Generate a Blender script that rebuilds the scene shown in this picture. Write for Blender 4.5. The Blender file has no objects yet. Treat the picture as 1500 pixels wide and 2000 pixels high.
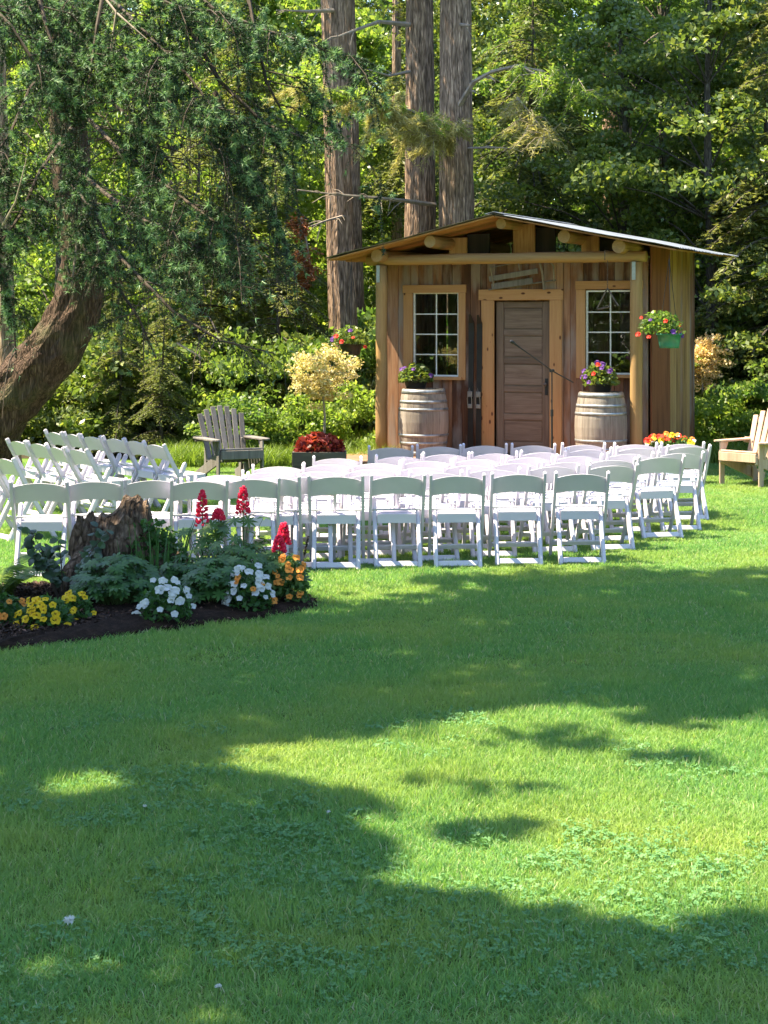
import bpy, bmesh, math, random
import numpy as np
from mathutils import Vector, Matrix, Euler

R = math.radians
rng = np.random.default_rng(11)
random.seed(11)
sc = bpy.context.scene
col = sc.collection

# ------------------------------------------------------------------ camera, sky, sun, exposure
F, H, HOR = 3450.0, 2.07, 625.0          # focal length in photo pixels, eye height, horizon row
cam_d = bpy.data.cameras.new('camera')
cam = bpy.data.objects.new('camera', cam_d); col.objects.link(cam)
cam_d.sensor_fit = 'VERTICAL'; cam_d.sensor_height = 24.0
cam_d.lens = F / 2000.0 * 24.0
cam_d.shift_y = -(1000.0 - HOR) / 2000.0
cam_d.clip_start = 0.1; cam_d.clip_end = 1000.0
cam.location = (0, 0, H); cam.rotation_euler = (R(90), 0, 0)
sc.camera = cam

SUN = Vector((-0.494, 0.045, 0.866)).normalized()
world = bpy.data.worlds.new('World'); sc.world = world; world.use_nodes = True
wn = world.node_tree.nodes; wl = world.node_tree.links
for n in list(wn): wn.remove(n)
sky = wn.new('ShaderNodeTexSky'); sky.sky_type = 'NISHITA'; sky.sun_disc = False
sky.sun_elevation = math.asin(SUN.z); sky.sun_rotation = math.atan2(SUN.x, SUN.y)
sky.air_density = 1.0; sky.dust_density = 0.4; sky.ozone_density = 1.5
bg = wn.new('ShaderNodeBackground'); bg.inputs['Strength'].default_value = 0.15
wo = wn.new('ShaderNodeOutputWorld')
wl.new(sky.outputs[0], bg.inputs[0]); wl.new(bg.outputs[0], wo.inputs[0])

sun_d = bpy.data.lights.new('sun', 'SUN'); sun_d.energy = 5.0; sun_d.angle = R(0.53)
sun_d.color = (1.0, 0.88, 0.64)
sun_o = bpy.data.objects.new('sun', sun_d); col.objects.link(sun_o)
sun_o.location = (-12, 2, 25)
sun_o.rotation_euler = SUN.to_track_quat('Z', 'Y').to_euler()

sc.view_settings.view_transform = 'Standard'
sc.view_settings.look = 'None'
sc.view_settings.exposure = 2.12
sc.view_settings.gamma = 1.0
sc.view_settings.use_curve_mapping = False
sc.render.engine = 'CYCLES'
cy_ = sc.cycles
cy_.use_denoising = True
cy_.max_bounces = 7; cy_.diffuse_bounces = 4; cy_.glossy_bounces = 2
cy_.transmission_bounces = 4; cy_.transparent_max_bounces = 6
cy_.sample_clamp_indirect = 6.0
cy_.caustics_reflective = False; cy_.caustics_refractive = False

# ------------------------------------------------------------------ helpers
def W(px, py, d):
    """point at distance d that stands at photo pixel (px, py)"""
    return Vector(((px - 750.0) * d / F, d, H - (py - HOR) * d / F))
def gd(py): return F * H / (py - HOR)
def G(px, py):
    d = gd(py); return Vector(((px - 750.0) * d / F, d, 0.0))

def link(o, parent=None):
    col.objects.link(o)
    if parent is not None: o.parent = parent
    return o
def tag(o, label=None, cat=None, group=None, kind=None):
    if label: o['label'] = label
    if cat: o['category'] = cat
    if group: o['group'] = group
    if kind: o['kind'] = kind
    return o
def empty(name, loc=(0, 0, 0), rz=0.0):
    o = bpy.data.objects.new(name, None); o.empty_display_size = 0.1
    o.location = loc; o.rotation_euler = (0, 0, rz); col.objects.link(o); return o
def thing(name, label, cat, loc=(0, 0, 0), rz=0.0, group=None):
    return tag(empty(name, loc, rz), label, cat, group)

def fast_mesh(name, V, Q):
    """V (n,3), Q (m,k): one mesh of k-gons"""
    V = np.asarray(V, np.float32); Q = np.asarray(Q, np.int32)
    me = bpy.data.meshes.new(name)
    me.vertices.add(len(V)); me.vertices.foreach_set('co', V.ravel())
    m, k = Q.shape
    me.loops.add(m * k); me.loops.foreach_set('vertex_index', Q.ravel())
    me.polygons.add(m)
    me.polygons.foreach_set('loop_start', np.arange(m, dtype=np.int32) * k)
    me.polygons.foreach_set('loop_total', np.full(m, k, np.int32))
    me.update(calc_edges=True)
    return me
class MB:
    """collects pieces into one mesh"""
    def __init__(s): s.v = []; s.f = []
    def add(s, V, Fs):
        b = len(s.v); s.v.extend([tuple(p) for p in V]); s.f.extend([tuple(i + b for i in f) for f in Fs])
    def box(s, c, size, M=None):
        cx, cy, cz = c; a, b, h = size[0] / 2, size[1] / 2, size[2] / 2
        P = [Vector((x, y, z)) for z in (-h, h) for y in (-b, b) for x in (-a, a)]
        if M is not None: P = [M @ p for p in P]
        P = [(p[0] + cx, p[1] + cy, p[2] + cz) for p in P]
        s.add(P, [(0, 2, 3, 1), (4, 5, 7, 6), (0, 1, 5, 4), (2, 6, 7, 3), (0, 4, 6, 2), (1, 3, 7, 5)])
    def beam(s, A, B, w, t, up=(0, 0, 1)):
        """box from A to B, w wide (sideways), t thick"""
        A = Vector(A); B = Vector(B); d = (B - A).normalized()
        x = d.cross(Vector(up))
        x = x.normalized() if x.length > 1e-4 else Vector((1, 0, 0))
        y = x.cross(d).normalized()
        P = []
        for Q_ in (A, B):
            for sy in (-1, 1):
                for sx in (-1, 1): P.append(Q_ + x * sx * w / 2 + y * sy * t / 2)
        s.add(P, [(0, 2, 3, 1), (4, 5, 7, 6), (0, 1, 5, 4), (2, 6, 7, 3), (0, 4, 6, 2), (1, 3, 7, 5)])
    def tube(s, pts, rad, n=8, cap=True, jit=0.0, ridges=None):
        pts = [Vector(p) for p in pts]
        if not hasattr(rad, '__len__'): rad = [rad] * len(pts)
        rings = []; ref = None
        for i, p in enumerate(pts):
            d = (pts[min(i + 1, len(pts) - 1)] - pts[max(i - 1, 0)]).normalized()
            if ref is None:
                ref = d.cross(Vector((0.31, 0.17, 0.93)))
                if ref.length < 0.05: ref = d.cross(Vector((1, 0, 0)))
            x = (ref - d * ref.dot(d)).normalized(); ref = x; y = d.cross(x)
            ring = []
            for k in range(n):
                a = 2 * math.pi * k / n
                r = rad[i] * (1 + (random.uniform(-jit, jit) if jit else 0))
                if ridges is not None: r *= 1 + ridges(a, i)
                ring.append(p + x * math.cos(a) * r + y * math.sin(a) * r)
            rings.append(ring)
        V = [p for r_ in rings for p in r_]; Fs = []
        for i in range(len(pts) - 1):
            for k in range(n):
                a, b = i * n + k, i * n + (k + 1) % n
                Fs.append((a, b, b + n, a + n))
        if cap:
            Fs.append(tuple(reversed(range(n)))); Fs.append(tuple(range((len(pts) - 1) * n, len(pts) * n)))
        s.add(V, Fs)
    def lathe(s, prof, n=24, cx=0, cy=0, a0=0, a1=2 * math.pi, close=True):
        V = []; Fs = []; full = abs(a1 - a0 - 2 * math.pi) < 1e-6; m = n if full else n + 1
        for r, z in prof:
            for k in range(m):
                a = a0 + (a1 - a0) * k / n
                V.append((cx + r * math.cos(a), cy + r * math.sin(a), z))
        for i in range(len(prof) - 1):
            for k in range(n):
                a, b = i * m + k, i * m + (k + 1) % m
                Fs.append((a, b, b + m, a + m))
        if close and full:
            Fs.append(tuple(reversed(range(m)))); Fs.append(tuple(range((len(prof) - 1) * m, len(prof) * m)))
        s.add(V, Fs)
    def mesh(s, name, bevel=0.0, smooth=False, seg=1):
        me = bpy.data.meshes.new(name); me.from_pydata(s.v, [], s.f); me.update()
        if bevel > 0:
            bm = bmesh.new(); bm.from_mesh(me)
            bmesh.ops.bevel(bm, geom=bm.edges[:], offset=bevel, segments=seg, affect='EDGES', clamp_overlap=True)
            bm.to_mesh(me); bm.free()
        if smooth: me.polygons.foreach_set('use_smooth', [True] * len(me.polygons))
        return me
    def build(s, name, mat, parent=None, loc=(0, 0, 0), rot=(0, 0, 0), bevel=0.0, smooth=False, seg=1):
        return obj(name, s.mesh(name, bevel, smooth, seg), mat, parent, loc, rot)
def obj(name, me, mat, parent=None, loc=(0, 0, 0), rot=(0, 0, 0), scale=None):
    if mat is not None and len(me.materials) == 0: me.materials.append(mat)
    o = bpy.data.objects.new(name, me); o.location = loc; o.rotation_euler = rot
    if scale is not None: o.scale = scale
    return link(o, parent)
def bbox_piece(name, lo, hi, mat, parent, bevel=0.004, skew=0.0):
    c = [(a + b) / 2 for a, b in zip(lo, hi)]; sz = [abs(b - a) for a, b in zip(lo, hi)]
    m = MB(); m.box((0, 0, 0), sz)
    o = m.build(name, mat, parent, c, bevel=bevel)
    if skew: o.rotation_euler = (random.uniform(-skew, skew) * .3, random.uniform(-skew, skew), random.uniform(-skew, skew))
    return o
def copy_tree(o, parent=None):
    c = o.copy(); col.objects.link(c); c.parent = parent
    for ch in list(o.children): copy_tree(ch, c)
    return c
def inpoly(x, y, poly):
    x = np.asarray(x); y = np.asarray(y); ins = np.zeros(x.shape, bool); n = len(poly)
    for i in range(n):
        x0, y0 = poly[i]; x1, y1 = poly[(i + 1) % n]
        if y0 == y1: continue
        c = ((y0 > y) != (y1 > y)) & (x < (x1 - x0) * (y - y0) / (y1 - y0) + x0)
        ins ^= c
    return ins
def nrm(a): return a / np.maximum(np.linalg.norm(a, axis=-1, keepdims=True), 1e-9)

# ------------------------------------------------------------------ materials
def mat_new(name):
    m = bpy.data.materials.new(name); m.use_nodes = True
    nt = m.node_tree
    return m, nt.nodes, nt.links, nt.nodes['Principled BSDF'], nt.nodes['Material Output']
def ramp(N, stops):
    r = N.new('ShaderNodeValToRGB'); e = r.color_ramp.elements
    e[0].position, e[0].color = stops[0][0], (*stops[0][1], 1)
    e[1].position, e[1].color = stops[-1][0], (*stops[-1][1], 1)
    for p, c in stops[1:-1]:
        k = e.new(p); k.color = (*c, 1)
    return r
def mixc(N, L, fac, a, b, mode='MIX'):
    m = N.new('ShaderNodeMix'); m.data_type = 'RGBA'; m.blend_type = mode
    for s_, v in ((m.inputs[0], fac), (m.inputs[6], a), (m.inputs[7], b)):
        if isinstance(v, (int, float)): s_.default_value = v
        elif isinstance(v, tuple): s_.default_value = (*v, 1)
        else: L.new(v, s_)
    return m.outputs[2]
def plain(name, c, rough=0.6, metal=0.0, spec=0.4, var=0.12, scale=25.0, bump=0.15):
    m, N, L, b, o = mat_new(name)
    tc = N.new('ShaderNodeTexCoord'); no = N.new('ShaderNodeTexNoise')
    no.inputs['Scale'].default_value = scale; no.inputs['Detail'].default_value = 5
    L.new(tc.outputs['Object'], no.inputs['Vector'])
    lo = tuple(x * (1 - var) for x in c); hi = tuple(min(1, x * (1 + var)) for x in c)
    r = ramp(N, [(0.3, lo), (0.7, hi)]); L.new(no.outputs[0], r.inputs[0]); L.new(r.outputs[0], b.inputs['Base Color'])
    b.inputs['Roughness'].default_value = rough; b.inputs['Metallic'].default_value = metal
    b.inputs['Specular IOR Level'].default_value = spec
    if bump:
        bp = N.new('ShaderNodeBump'); bp.inputs['Strength'].default_value = bump; bp.inputs['Distance'].default_value = 0.004
        L.new(no.outputs[0], bp.inputs['Height']); L.new(bp.outputs[0], b.inputs['Normal'])
    return m
def wood(name, stops, axis=2, rough=0.75, grain=22.0, streak=(0.05, 0.035, 0.025), streak_amt=0.5, objvar=0.5, knots=None, grey=None):
    m, N, L, b, o = mat_new(name)
    tc = N.new('ShaderNodeTexCoord'); oi = N.new('ShaderNodeObjectInfo')
    off = N.new('ShaderNodeVectorMath'); off.operation = 'MULTIPLY_ADD'
    cb = N.new('ShaderNodeCombineXYZ')
    for i in range(3): L.new(oi.outputs['Random'], cb.inputs[i])
    off.inputs[1].default_value = (37, 53, 71)
    L.new(cb.outputs[0], off.inputs[0]); L.new(tc.outputs['Object'], off.inputs[2])
    mp = N.new('ShaderNodeMapping'); s = [grain] * 3; s[axis] = grain * 0.06; mp.inputs['Scale'].default_value = s
    L.new(off.outputs[0], mp.inputs['Vector'])
    no = N.new('ShaderNodeTexNoise'); no.inputs['Scale'].default_value = 1.6; no.inputs['Detail'].default_value = 8
    no.inputs['Roughness'].default_value = 0.65; no.inputs['Distortion'].default_value = 0.6
    L.new(mp.outputs[0], no.inputs['Vector'])
    # value per board shifts the ramp
    ad = N.new('ShaderNodeMath'); ad.operation = 'MULTIPLY_ADD'
    ad.inputs[1].default_value = objvar; L.new(oi.outputs['Random'], ad.inputs[0])
    sh = N.new('ShaderNodeMath'); sh.operation = 'MULTIPLY_ADD'; sh.inputs[1].default_value = 1.15; sh.inputs[2].default_value = -0.08 - objvar / 2
    L.new(no.outputs[0], sh.inputs[0]); L.new(sh.outputs[0], ad.inputs[2])
    r = ramp(N, stops); L.new(ad.outputs[0], r.inputs[0])
    mp2 = N.new('ShaderNodeMapping'); s2 = [7.0] * 3; s2[axis] = 0.8; mp2.inputs['Scale'].default_value = s2
    L.new(off.outputs[0], mp2.inputs['Vector'])
    n2 = N.new('ShaderNodeTexNoise'); n2.inputs['Scale'].default_value = 1.0; n2.inputs['Detail'].default_value = 6
    L.new(mp2.outputs[0], n2.inputs['Vector'])
    r2 = ramp(N, [(0.52, (0, 0, 0)), (0.72, (1, 1, 1))]); L.new(n2.outputs[0], r2.inputs[0])
    fm = N.new('ShaderNodeMath'); fm.operation = 'MULTIPLY'; fm.inputs[1].default_value = streak_amt
    L.new(r2.outputs[0], fm.inputs[0])
    c = mixc(N, L, fm.outputs[0], r.outputs[0], streak)
    if grey:
        n3 = N.new('ShaderNodeTexNoise'); n3.inputs['Scale'].default_value = 1.0; n3.inputs['Detail'].default_value = 5
        m3 = N.new('ShaderNodeMapping'); s4 = [6.0] * 3; s4[axis] = 1.6; m3.inputs['Scale'].default_value = s4
        L.new(off.outputs[0], m3.inputs['Vector']); L.new(m3.outputs[0], n3.inputs['Vector'])
        r3 = ramp(N, [(0.47, (0, 0, 0)), (0.64, (1, 1, 1))]); L.new(n3.outputs[0], r3.inputs[0])
        f3 = N.new('ShaderNodeMath'); f3.operation = 'MULTIPLY'; f3.inputs[1].default_value = 0.8; L.new(r3.outputs[0], f3.inputs[0])
        c = mixc(N, L, f3.outputs[0], c, grey)
    if knots:
        vo = N.new('ShaderNodeTexVoronoi'); vo.inputs['Scale'].default_value = 1.0
        mk = N.new('ShaderNodeMapping'); s3 = [9.0] * 3; s3[axis] = 4.5; mk.inputs['Scale'].default_value = s3
        L.new(off.outputs[0], mk.inputs['Vector']); L.new(mk.outputs[0], vo.inputs['Vector'])
        rk = ramp(N, [(0.10, (1, 1, 1)), (0.17, (0, 0, 0))]); L.new(vo.outputs['Distance'], rk.inputs[0])
        c = mixc(N, L, rk.outputs[0], c, knots)
    L.new(c, b.inputs['Base Color'])
    b.inputs['Roughness'].default_value = rough; b.inputs['Specular IOR Level'].default_value = 0.25
    bp = N.new('ShaderNodeBump'); bp.inputs['Strength'].default_value = 0.5; bp.inputs['Distance'].default_value = 0.004
    L.new(no.outputs[0], bp.inputs['Height']); L.new(bp.outputs[0], b.inputs['Normal'])
    return m
def leafmat(name, stops, trans=0.4, rough=0.45, spec=0.35, tcol=1.25, wvar=0.0, wcol=(0.2, 0.2, 0.05), wscale=0.6, objvar=0.0):
    """leaf: colour per leaf, light shines through"""
    m, N, L, b, o = mat_new(name)
    ge = N.new('ShaderNodeNewGeometry')
    r = ramp(N, stops); L.new(ge.outputs['Random Per Island'], r.inputs[0])
    c = r.outputs[0]
    if wvar:
        no = N.new('ShaderNodeTexNoise'); no.inputs['Scale'].default_value = wscale; no.inputs['Detail'].default_value = 4
        L.new(ge.outputs['Position'], no.inputs['Vector'])
        rr = ramp(N, [(0.42, (0, 0, 0)), (0.66, (1, 1, 1))]); L.new(no.outputs[0], rr.inputs[0])
        fm = N.new('ShaderNodeMath'); fm.operation = 'MULTIPLY'; fm.inputs[1].default_value = wvar; L.new(rr.outputs[0], fm.inputs[0])
        c = mixc(N, L, fm.outputs[0], c, wcol)
    if objvar:
        oi = N.new('ShaderNodeObjectInfo'); hs = N.new('ShaderNodeHueSaturation')
        mr = N.new('ShaderNodeMapRange'); mr.inputs[3].default_value = 1 - objvar; mr.inputs[4].default_value = 1 + objvar
        L.new(oi.outputs['Random'], mr.inputs[0]); L.new(mr.outputs[0], hs.inputs['Value']); L.new(c, hs.inputs['Color']); c = hs.outputs[0]
    L.new(c, b.inputs['Base Color'])
    b.inputs['Roughness'].default_value = rough; b.inputs['Specular IOR Level'].default_value = spec
    tr = N.new('ShaderNodeBsdfTranslucent')
    tc = mixc(N, L, 1.0, c, (tcol, tcol * 1.02, tcol * 0.55), 'MULTIPLY'); L.new(tc, tr.inputs['Color'])
    mx = N.new('ShaderNodeMixShader'); mx.inputs[0].default_value = trans
    L.new(b.outputs[0], mx.inputs[1]); L.new(tr.outputs[0], mx.inputs[2]); L.new(mx.outputs[0], o.inputs['Surface'])
    return m
def barkmat(name, c1, c2, c3, vs=1.0, moss=0.0, zs=3.0):
    m, N, L, b, o = mat_new(name)
    tc = N.new('ShaderNodeTexCoord'); mp = N.new('ShaderNodeMapping'); mp.inputs['Scale'].default_value = (24 * vs, 24 * vs, zs * vs)
    L.new(tc.outputs['Object'], mp.inputs['Vector'])
    no = N.new('ShaderNodeTexNoise'); no.inputs['Scale'].default_value = 1.0; no.inputs['Detail'].default_value = 9; no.inputs['Distortion'].default_value = 0.8
    L.new(mp.outputs[0], no.inputs['Vector'])
    vo = N.new('ShaderNodeTexVoronoi'); vo.feature = 'DISTANCE_TO_EDGE'; vo.inputs['Scale'].default_value = 1.3
    L.new(mp.outputs[0], vo.inputs['Vector'])
    r = ramp(N, [(0.3, c1), (0.52, c2), (0.72, c3)]); L.new(no.outputs[0], r.inputs[0])
    rc = ramp(N, [(0.0, (0.45, 0.42, 0.4)), (0.22, (1, 1, 1))]); L.new(vo.outputs[0], rc.inputs[0])
    c = mixc(N, L, 0.7, r.outputs[0], rc.outputs[0], 'MULTIPLY')
    if moss:
        n2 = N.new('ShaderNodeTexNoise'); n2.inputs['Scale'].default_value = 3; n2.inputs['Detail'].default_value = 5
        L.new(tc.outputs['Object'], n2.inputs['Vector'])
        r2 = ramp(N, [(0.5, (0, 0, 0)), (0.7, (1, 1, 1))]); L.new(n2.outputs[0], r2.inputs[0])
        fm = N.new('ShaderNodeMath'); fm.operation = 'MULTIPLY'; fm.inputs[1].default_value = moss; L.new(r2.outputs[0], fm.inputs[0])
        c = mixc(N, L, fm.outputs[0], c, (0.10, 0.12, 0.05))
    L.new(c, b.inputs['Base Color']); b.inputs['Roughness'].default_value = 0.9; b.inputs['Specular IOR Level'].default_value = 0.15
    ad = N.new('ShaderNodeMath'); ad.operation = 'ADD'; L.new(no.outputs[0], ad.inputs[0]); L.new(rc.outputs[0], ad.inputs[1])
    bp = N.new('ShaderNodeBump'); bp.inputs['Strength'].default_value = 0.9; bp.inputs['Distance'].default_value = 0.02
    L.new(ad.outputs[0], bp.inputs['Height']); L.new(bp.outputs[0], b.inputs['Normal'])
    return m

M = {}
M['chair'] = plain('white_resin', (0.61, 0.575, 0.65), 0.42, spec=0.4, var=0.03, scale=9, bump=0.05)
M['cedar'] = wood('weathered_cedar', [(0.12, (0.0870, 0.0350, 0.0174)), (0.42, (0.1828, 0.0800, 0.0388)), (0.66, (0.2699, 0.1296, 0.0656)), (0.9, (0.3482, 0.1982, 0.1104))],
                  streak=(0.0348, 0.0168, 0.0107), streak_amt=0.85, objvar=0.75, grey=(0.2511, 0.1960, 0.1620))
M['cedar_red'] = wood('red_cedar', [(0.15, (0.1257, 0.0400, 0.0158)), (0.5, (0.2072, 0.0720, 0.0289)), (0.85, (0.2664, 0.1013, 0.0435))], streak=(0.0518, 0.0160, 0.0075), streak_amt=0.7, objvar=0.2)
M['slab'] = wood('yellow_cedar_slab', [(0.2, (0.2264, 0.1143, 0.0402)), (0.5, (0.3656, 0.2058, 0.0802)), (0.85, (0.4526, 0.2743, 0.1204))], streak=(0.1132, 0.0495, 0.0201), streak_amt=0.8, objvar=0.4)
M['trim_z'] = wood('new_trim_upright', [(0.2, (0.3524, 0.1754, 0.0662)), (0.8, (0.4645, 0.2539, 0.1104))], axis=2, streak=(0.2883, 0.1345, 0.0514), streak_amt=0.4, objvar=0.2, knots=(0.0801, 0.0262, 0.0110))
M['trim_x'] = wood('new_trim_level', [(0.2, (0.3524, 0.1754, 0.0662)), (0.8, (0.4645, 0.2539, 0.1104))], axis=0, streak=(0.2883, 0.1345, 0.0514), streak_amt=0.4, objvar=0.2, knots=(0.0801, 0.0262, 0.0110))
M['post'] = wood('peeled_post', [(0.2, (0.2718, 0.1584, 0.0602)), (0.8, (0.4118, 0.2565, 0.1070))], axis=2, streak=(0.1976, 0.1282, 0.0669), streak_amt=0.6, objvar=0.2)
M['beam'] = wood('peeled_beam', [(0.2, (0.2718, 0.1584, 0.0602)), (0.8, (0.4118, 0.2565, 0.1070))], axis=0, streak=(0.1812, 0.1207, 0.0669), streak_amt=0.6, objvar=0.2)
M['log'] = wood('peeled_log', [(0.2, (0.2718, 0.1584, 0.0669)), (0.8, (0.3954, 0.2565, 0.1137))], axis=1, streak=(0.1647, 0.1056, 0.0535), streak_amt=0.6, objvar=0.2)
M['roofboard'] = wood('roof_board', [(0.2, (0.2621, 0.1166, 0.0402)), (0.8, (0.4306, 0.2177, 0.0805))], axis=0, streak=(0.1123, 0.0467, 0.0186), streak_amt=0.5, objvar=0.5)
M['darkboard'] = wood('near_black_board', [(0.2, (0.012, 0.010, 0.009)), (0.8, (0.035, 0.027, 0.02))], axis=2, objvar=0.2)  # near-black wood tone for the dark gable boards and floor base
M['door'] = wood('old_door_wood', [(0.15, (0.0847, 0.0564, 0.0395)), (0.5, (0.1608, 0.1129, 0.0798)), (0.85, (0.2455, 0.1814, 0.1331))], axis=0, streak=(0.0592, 0.0363, 0.0266), streak_amt=0.6, objvar=0.25)
M['doorz'] = wood('old_door_stile', [(0.15, (0.0726, 0.0477, 0.0331)), (0.5, (0.1371, 0.0955, 0.0662)), (0.85, (0.2097, 0.1469, 0.1027))], axis=2, streak=(0.0564, 0.0330, 0.0232), streak_amt=0.6, objvar=0.25)
M['barrel'] = wood('barrel_oak', [(0.2, (0.1408, 0.1166, 0.0936)), (0.5, (0.2401, 0.2030, 0.1685)), (0.85, (0.3312, 0.2894, 0.2480))], axis=2, streak=(0.0828, 0.0691, 0.0608), streak_amt=0.6, objvar=0.35)
M['hoop'] = plain('galvanised_hoop', (0.30, 0.31, 0.32), 0.5, 0.7, var=0.4, scale=12)
M['greywood'] = wood('silvered_wood', [(0.2, (0.1190, 0.1050, 0.0980)), (0.8, (0.2310, 0.2100, 0.1960))], axis=2, streak=(0.0630, 0.0560, 0.0490), streak_amt=0.5, objvar=0.3)
M['paleslat'] = wood('bleached_cedar', [(0.2, (0.3990, 0.2700, 0.1848)), (0.8, (0.5700, 0.4230, 0.3168))], axis=2, streak=(0.2660, 0.1620, 0.1056), streak_amt=0.4, objvar=0.25)
M['deck'] = wood('deck_board', [(0.2, (0.20, 0.095, 0.055)), (0.8, (0.33, 0.17, 0.10))], axis=0, objvar=0.3)
M['planter'] = wood('planter_board', [(0.2, (0.06, 0.05, 0.045)), (0.8, (0.13, 0.11, 0.09))], axis=0, objvar=0.3)
M['white_paint'] = plain('old_white_paint', (0.66, 0.64, 0.58), 0.6, var=0.15, scale=30)
M['metal_roof'] = plain('galvanised_sheet', (0.19, 0.21, 0.245), 0.5, 0.25, var=0.18, scale=5, bump=0.0)
M['bracket'] = plain('zinc_plate', (0.50, 0.52, 0.55), 0.4, 0.8)
M['black'] = plain('black_metal', (0.018, 0.018, 0.02), 0.45)
M['ski'] = plain('old_dark_ski', (0.012, 0.010, 0.009), 0.5, var=0.5, scale=8)
M['binding'] = plain('tarnished_binding', (0.26, 0.25, 0.23), 0.5, 0.6)
M['iron'] = plain('rusty_iron', (0.12, 0.09, 0.07), 0.7, 0.3, var=0.4)
M['pot_black'] = plain('black_pot', (0.02, 0.02, 0.02), 0.5)
M['pot_green'] = plain('green_plastic_pot', (0.03, 0.20, 0.13), 0.4, spec=0.5)
M['soil'] = plain('potting_soil', (0.03, 0.02, 0.014), 0.95, var=0.5, scale=60, bump=0.6)
M['bark_fir'] = barkmat('fir_bark', (0.0831, 0.0552, 0.0368), (0.3138, 0.2109, 0.1435), (0.6276, 0.4381, 0.3074))
M['bark_spruce'] = barkmat('spruce_bark', (0.0300, 0.0192, 0.0132), (0.0900, 0.0570, 0.0390), (0.1800, 0.1200, 0.0840), vs=1.2, moss=0.3)
M['bark_grey'] = barkmat('grey_bark', (0.06, 0.05, 0.04), (0.14, 0.12, 0.10), (0.26, 0.23, 0.19), vs=2.2)
M['twig'] = plain('dead_twig', (0.26, 0.21, 0.165), 0.9, var=0.35, scale=8)
M['twig_dark'] = plain('brown_twig', (0.0585, 0.0423, 0.0292), 0.9, var=0.35, scale=8)
M['stump'] = barkmat('rotten_stump', (0.0375, 0.0255, 0.0180), (0.1425, 0.0975, 0.0675), (0.2700, 0.1950, 0.1425), vs=0.8, zs=9.0)
M['stem'] = plain('green_stem', (0.06, 0.10, 0.03), 0.6)
# foliage
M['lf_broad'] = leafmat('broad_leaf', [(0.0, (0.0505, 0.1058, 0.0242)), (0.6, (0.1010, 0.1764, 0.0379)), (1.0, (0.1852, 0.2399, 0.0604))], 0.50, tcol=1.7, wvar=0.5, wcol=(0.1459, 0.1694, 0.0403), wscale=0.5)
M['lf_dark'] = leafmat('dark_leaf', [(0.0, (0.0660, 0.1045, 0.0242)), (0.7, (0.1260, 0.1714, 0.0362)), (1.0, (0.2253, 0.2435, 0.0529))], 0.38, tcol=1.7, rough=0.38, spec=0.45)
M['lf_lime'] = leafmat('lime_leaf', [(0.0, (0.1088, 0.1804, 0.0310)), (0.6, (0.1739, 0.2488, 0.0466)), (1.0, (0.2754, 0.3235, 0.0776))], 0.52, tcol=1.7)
M['lf_hem'] = leafmat('hemlock_needle', [(0.0, (0.0732, 0.1091, 0.0379)), (0.6, (0.1373, 0.1746, 0.0604)), (1.0, (0.2379, 0.2546, 0.0949))], 0.45, tcol=1.7, rough=0.5, wvar=0.5, wcol=(0.1830, 0.1649, 0.0575), wscale=0.45)
M['lf_dry'] = leafmat('dry_olive_needle', [(0.0, (0.2438, 0.2275, 0.0894)), (0.7, (0.3900, 0.3575, 0.1463)), (1.0, (0.5363, 0.4875, 0.2275))], 0.40, rough=0.7)
M['lf_rust'] = leafmat('dead_rust_needle', [(0.0, (0.17, 0.055, 0.02)), (1.0, (0.33, 0.12, 0.05))], 0.3, rough=0.8)
M['lf_spruce'] = leafmat('spruce_needle', [(0.0, (0.0156, 0.0391, 0.0208)), (0.7, (0.0293, 0.0612, 0.0294)), (1.0, (0.0489, 0.0850, 0.0367))], 0.25, rough=0.5, spec=0.3)
M['lf_sprtip'] = leafmat('spruce_tip_needle', [(0.0, (0.0976, 0.1952, 0.1018)), (0.7, (0.1658, 0.2884, 0.1425)), (1.0, (0.2536, 0.3731, 0.1764))], 0.3, rough=0.5)
M['lf_gold'] = leafmat('golden_leaf', [(0.0, (0.3570, 0.2803, 0.1036)), (0.5, (0.5460, 0.4586, 0.2072)), (0.9, (0.6930, 0.6370, 0.3825)), (1.0, (0.6300, 0.4332, 0.3187))], 0.35)
M['lf_peach'] = leafmat('peach_leaf', [(0.0, (0.6072, 0.3864, 0.1656)), (0.5, (0.7843, 0.6348, 0.3312)), (1.0, (0.8855, 0.6348, 0.4140))], 0.35)
M['lf_fern'] = leafmat('fern_leaf', [(0.0, (0.09, 0.17, 0.025)), (1.0, (0.20, 0.30, 0.05))], 0.45)
M['lf_bed'] = leafmat('bed_leaf', [(0.0, (0.0297, 0.0875, 0.0234)), (1.0, (0.0743, 0.1688, 0.0378))], 0.3)
M['lf_lupine'] = leafmat('lupine_leaf', [(0.0, (0.06, 0.14, 0.04)), (1.0, (0.13, 0.23, 0.07))], 0.4)
M['lf_round'] = leafmat('round_leaf', [(0.0, (0.0260, 0.0480, 0.0220)), (0.7, (0.0416, 0.0780, 0.0300)), (1.0, (0.0650, 0.1200, 0.0350))], 0.2, rough=0.4)
M['lf_coleus'] = leafmat('coleus_leaf', [(0.0, (0.10, 0.012, 0.012)), (0.6, (0.26, 0.03, 0.025)), (1.0, (0.45, 0.08, 0.05))], 0.3)
def petal(name, c, c2=None):
    return leafmat(name, [(0.0, c), (1.0, c2 or tuple(min(1, x * 1.15) for x in c))], 0.3, rough=0.6, spec=0.2, tcol=1.0)
M['p_yellow'] = petal('yellow_petal', (0.80, 0.50, 0.015), (0.88, 0.62, 0.03))
M['p_orange'] = petal('orange_petal', (0.75, 0.25, 0.04), (0.85, 0.36, 0.07))
M['p_white'] = petal('white_petal', (0.6800, 0.6885, 0.7140), (0.7480, 0.7480, 0.7480))
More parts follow.
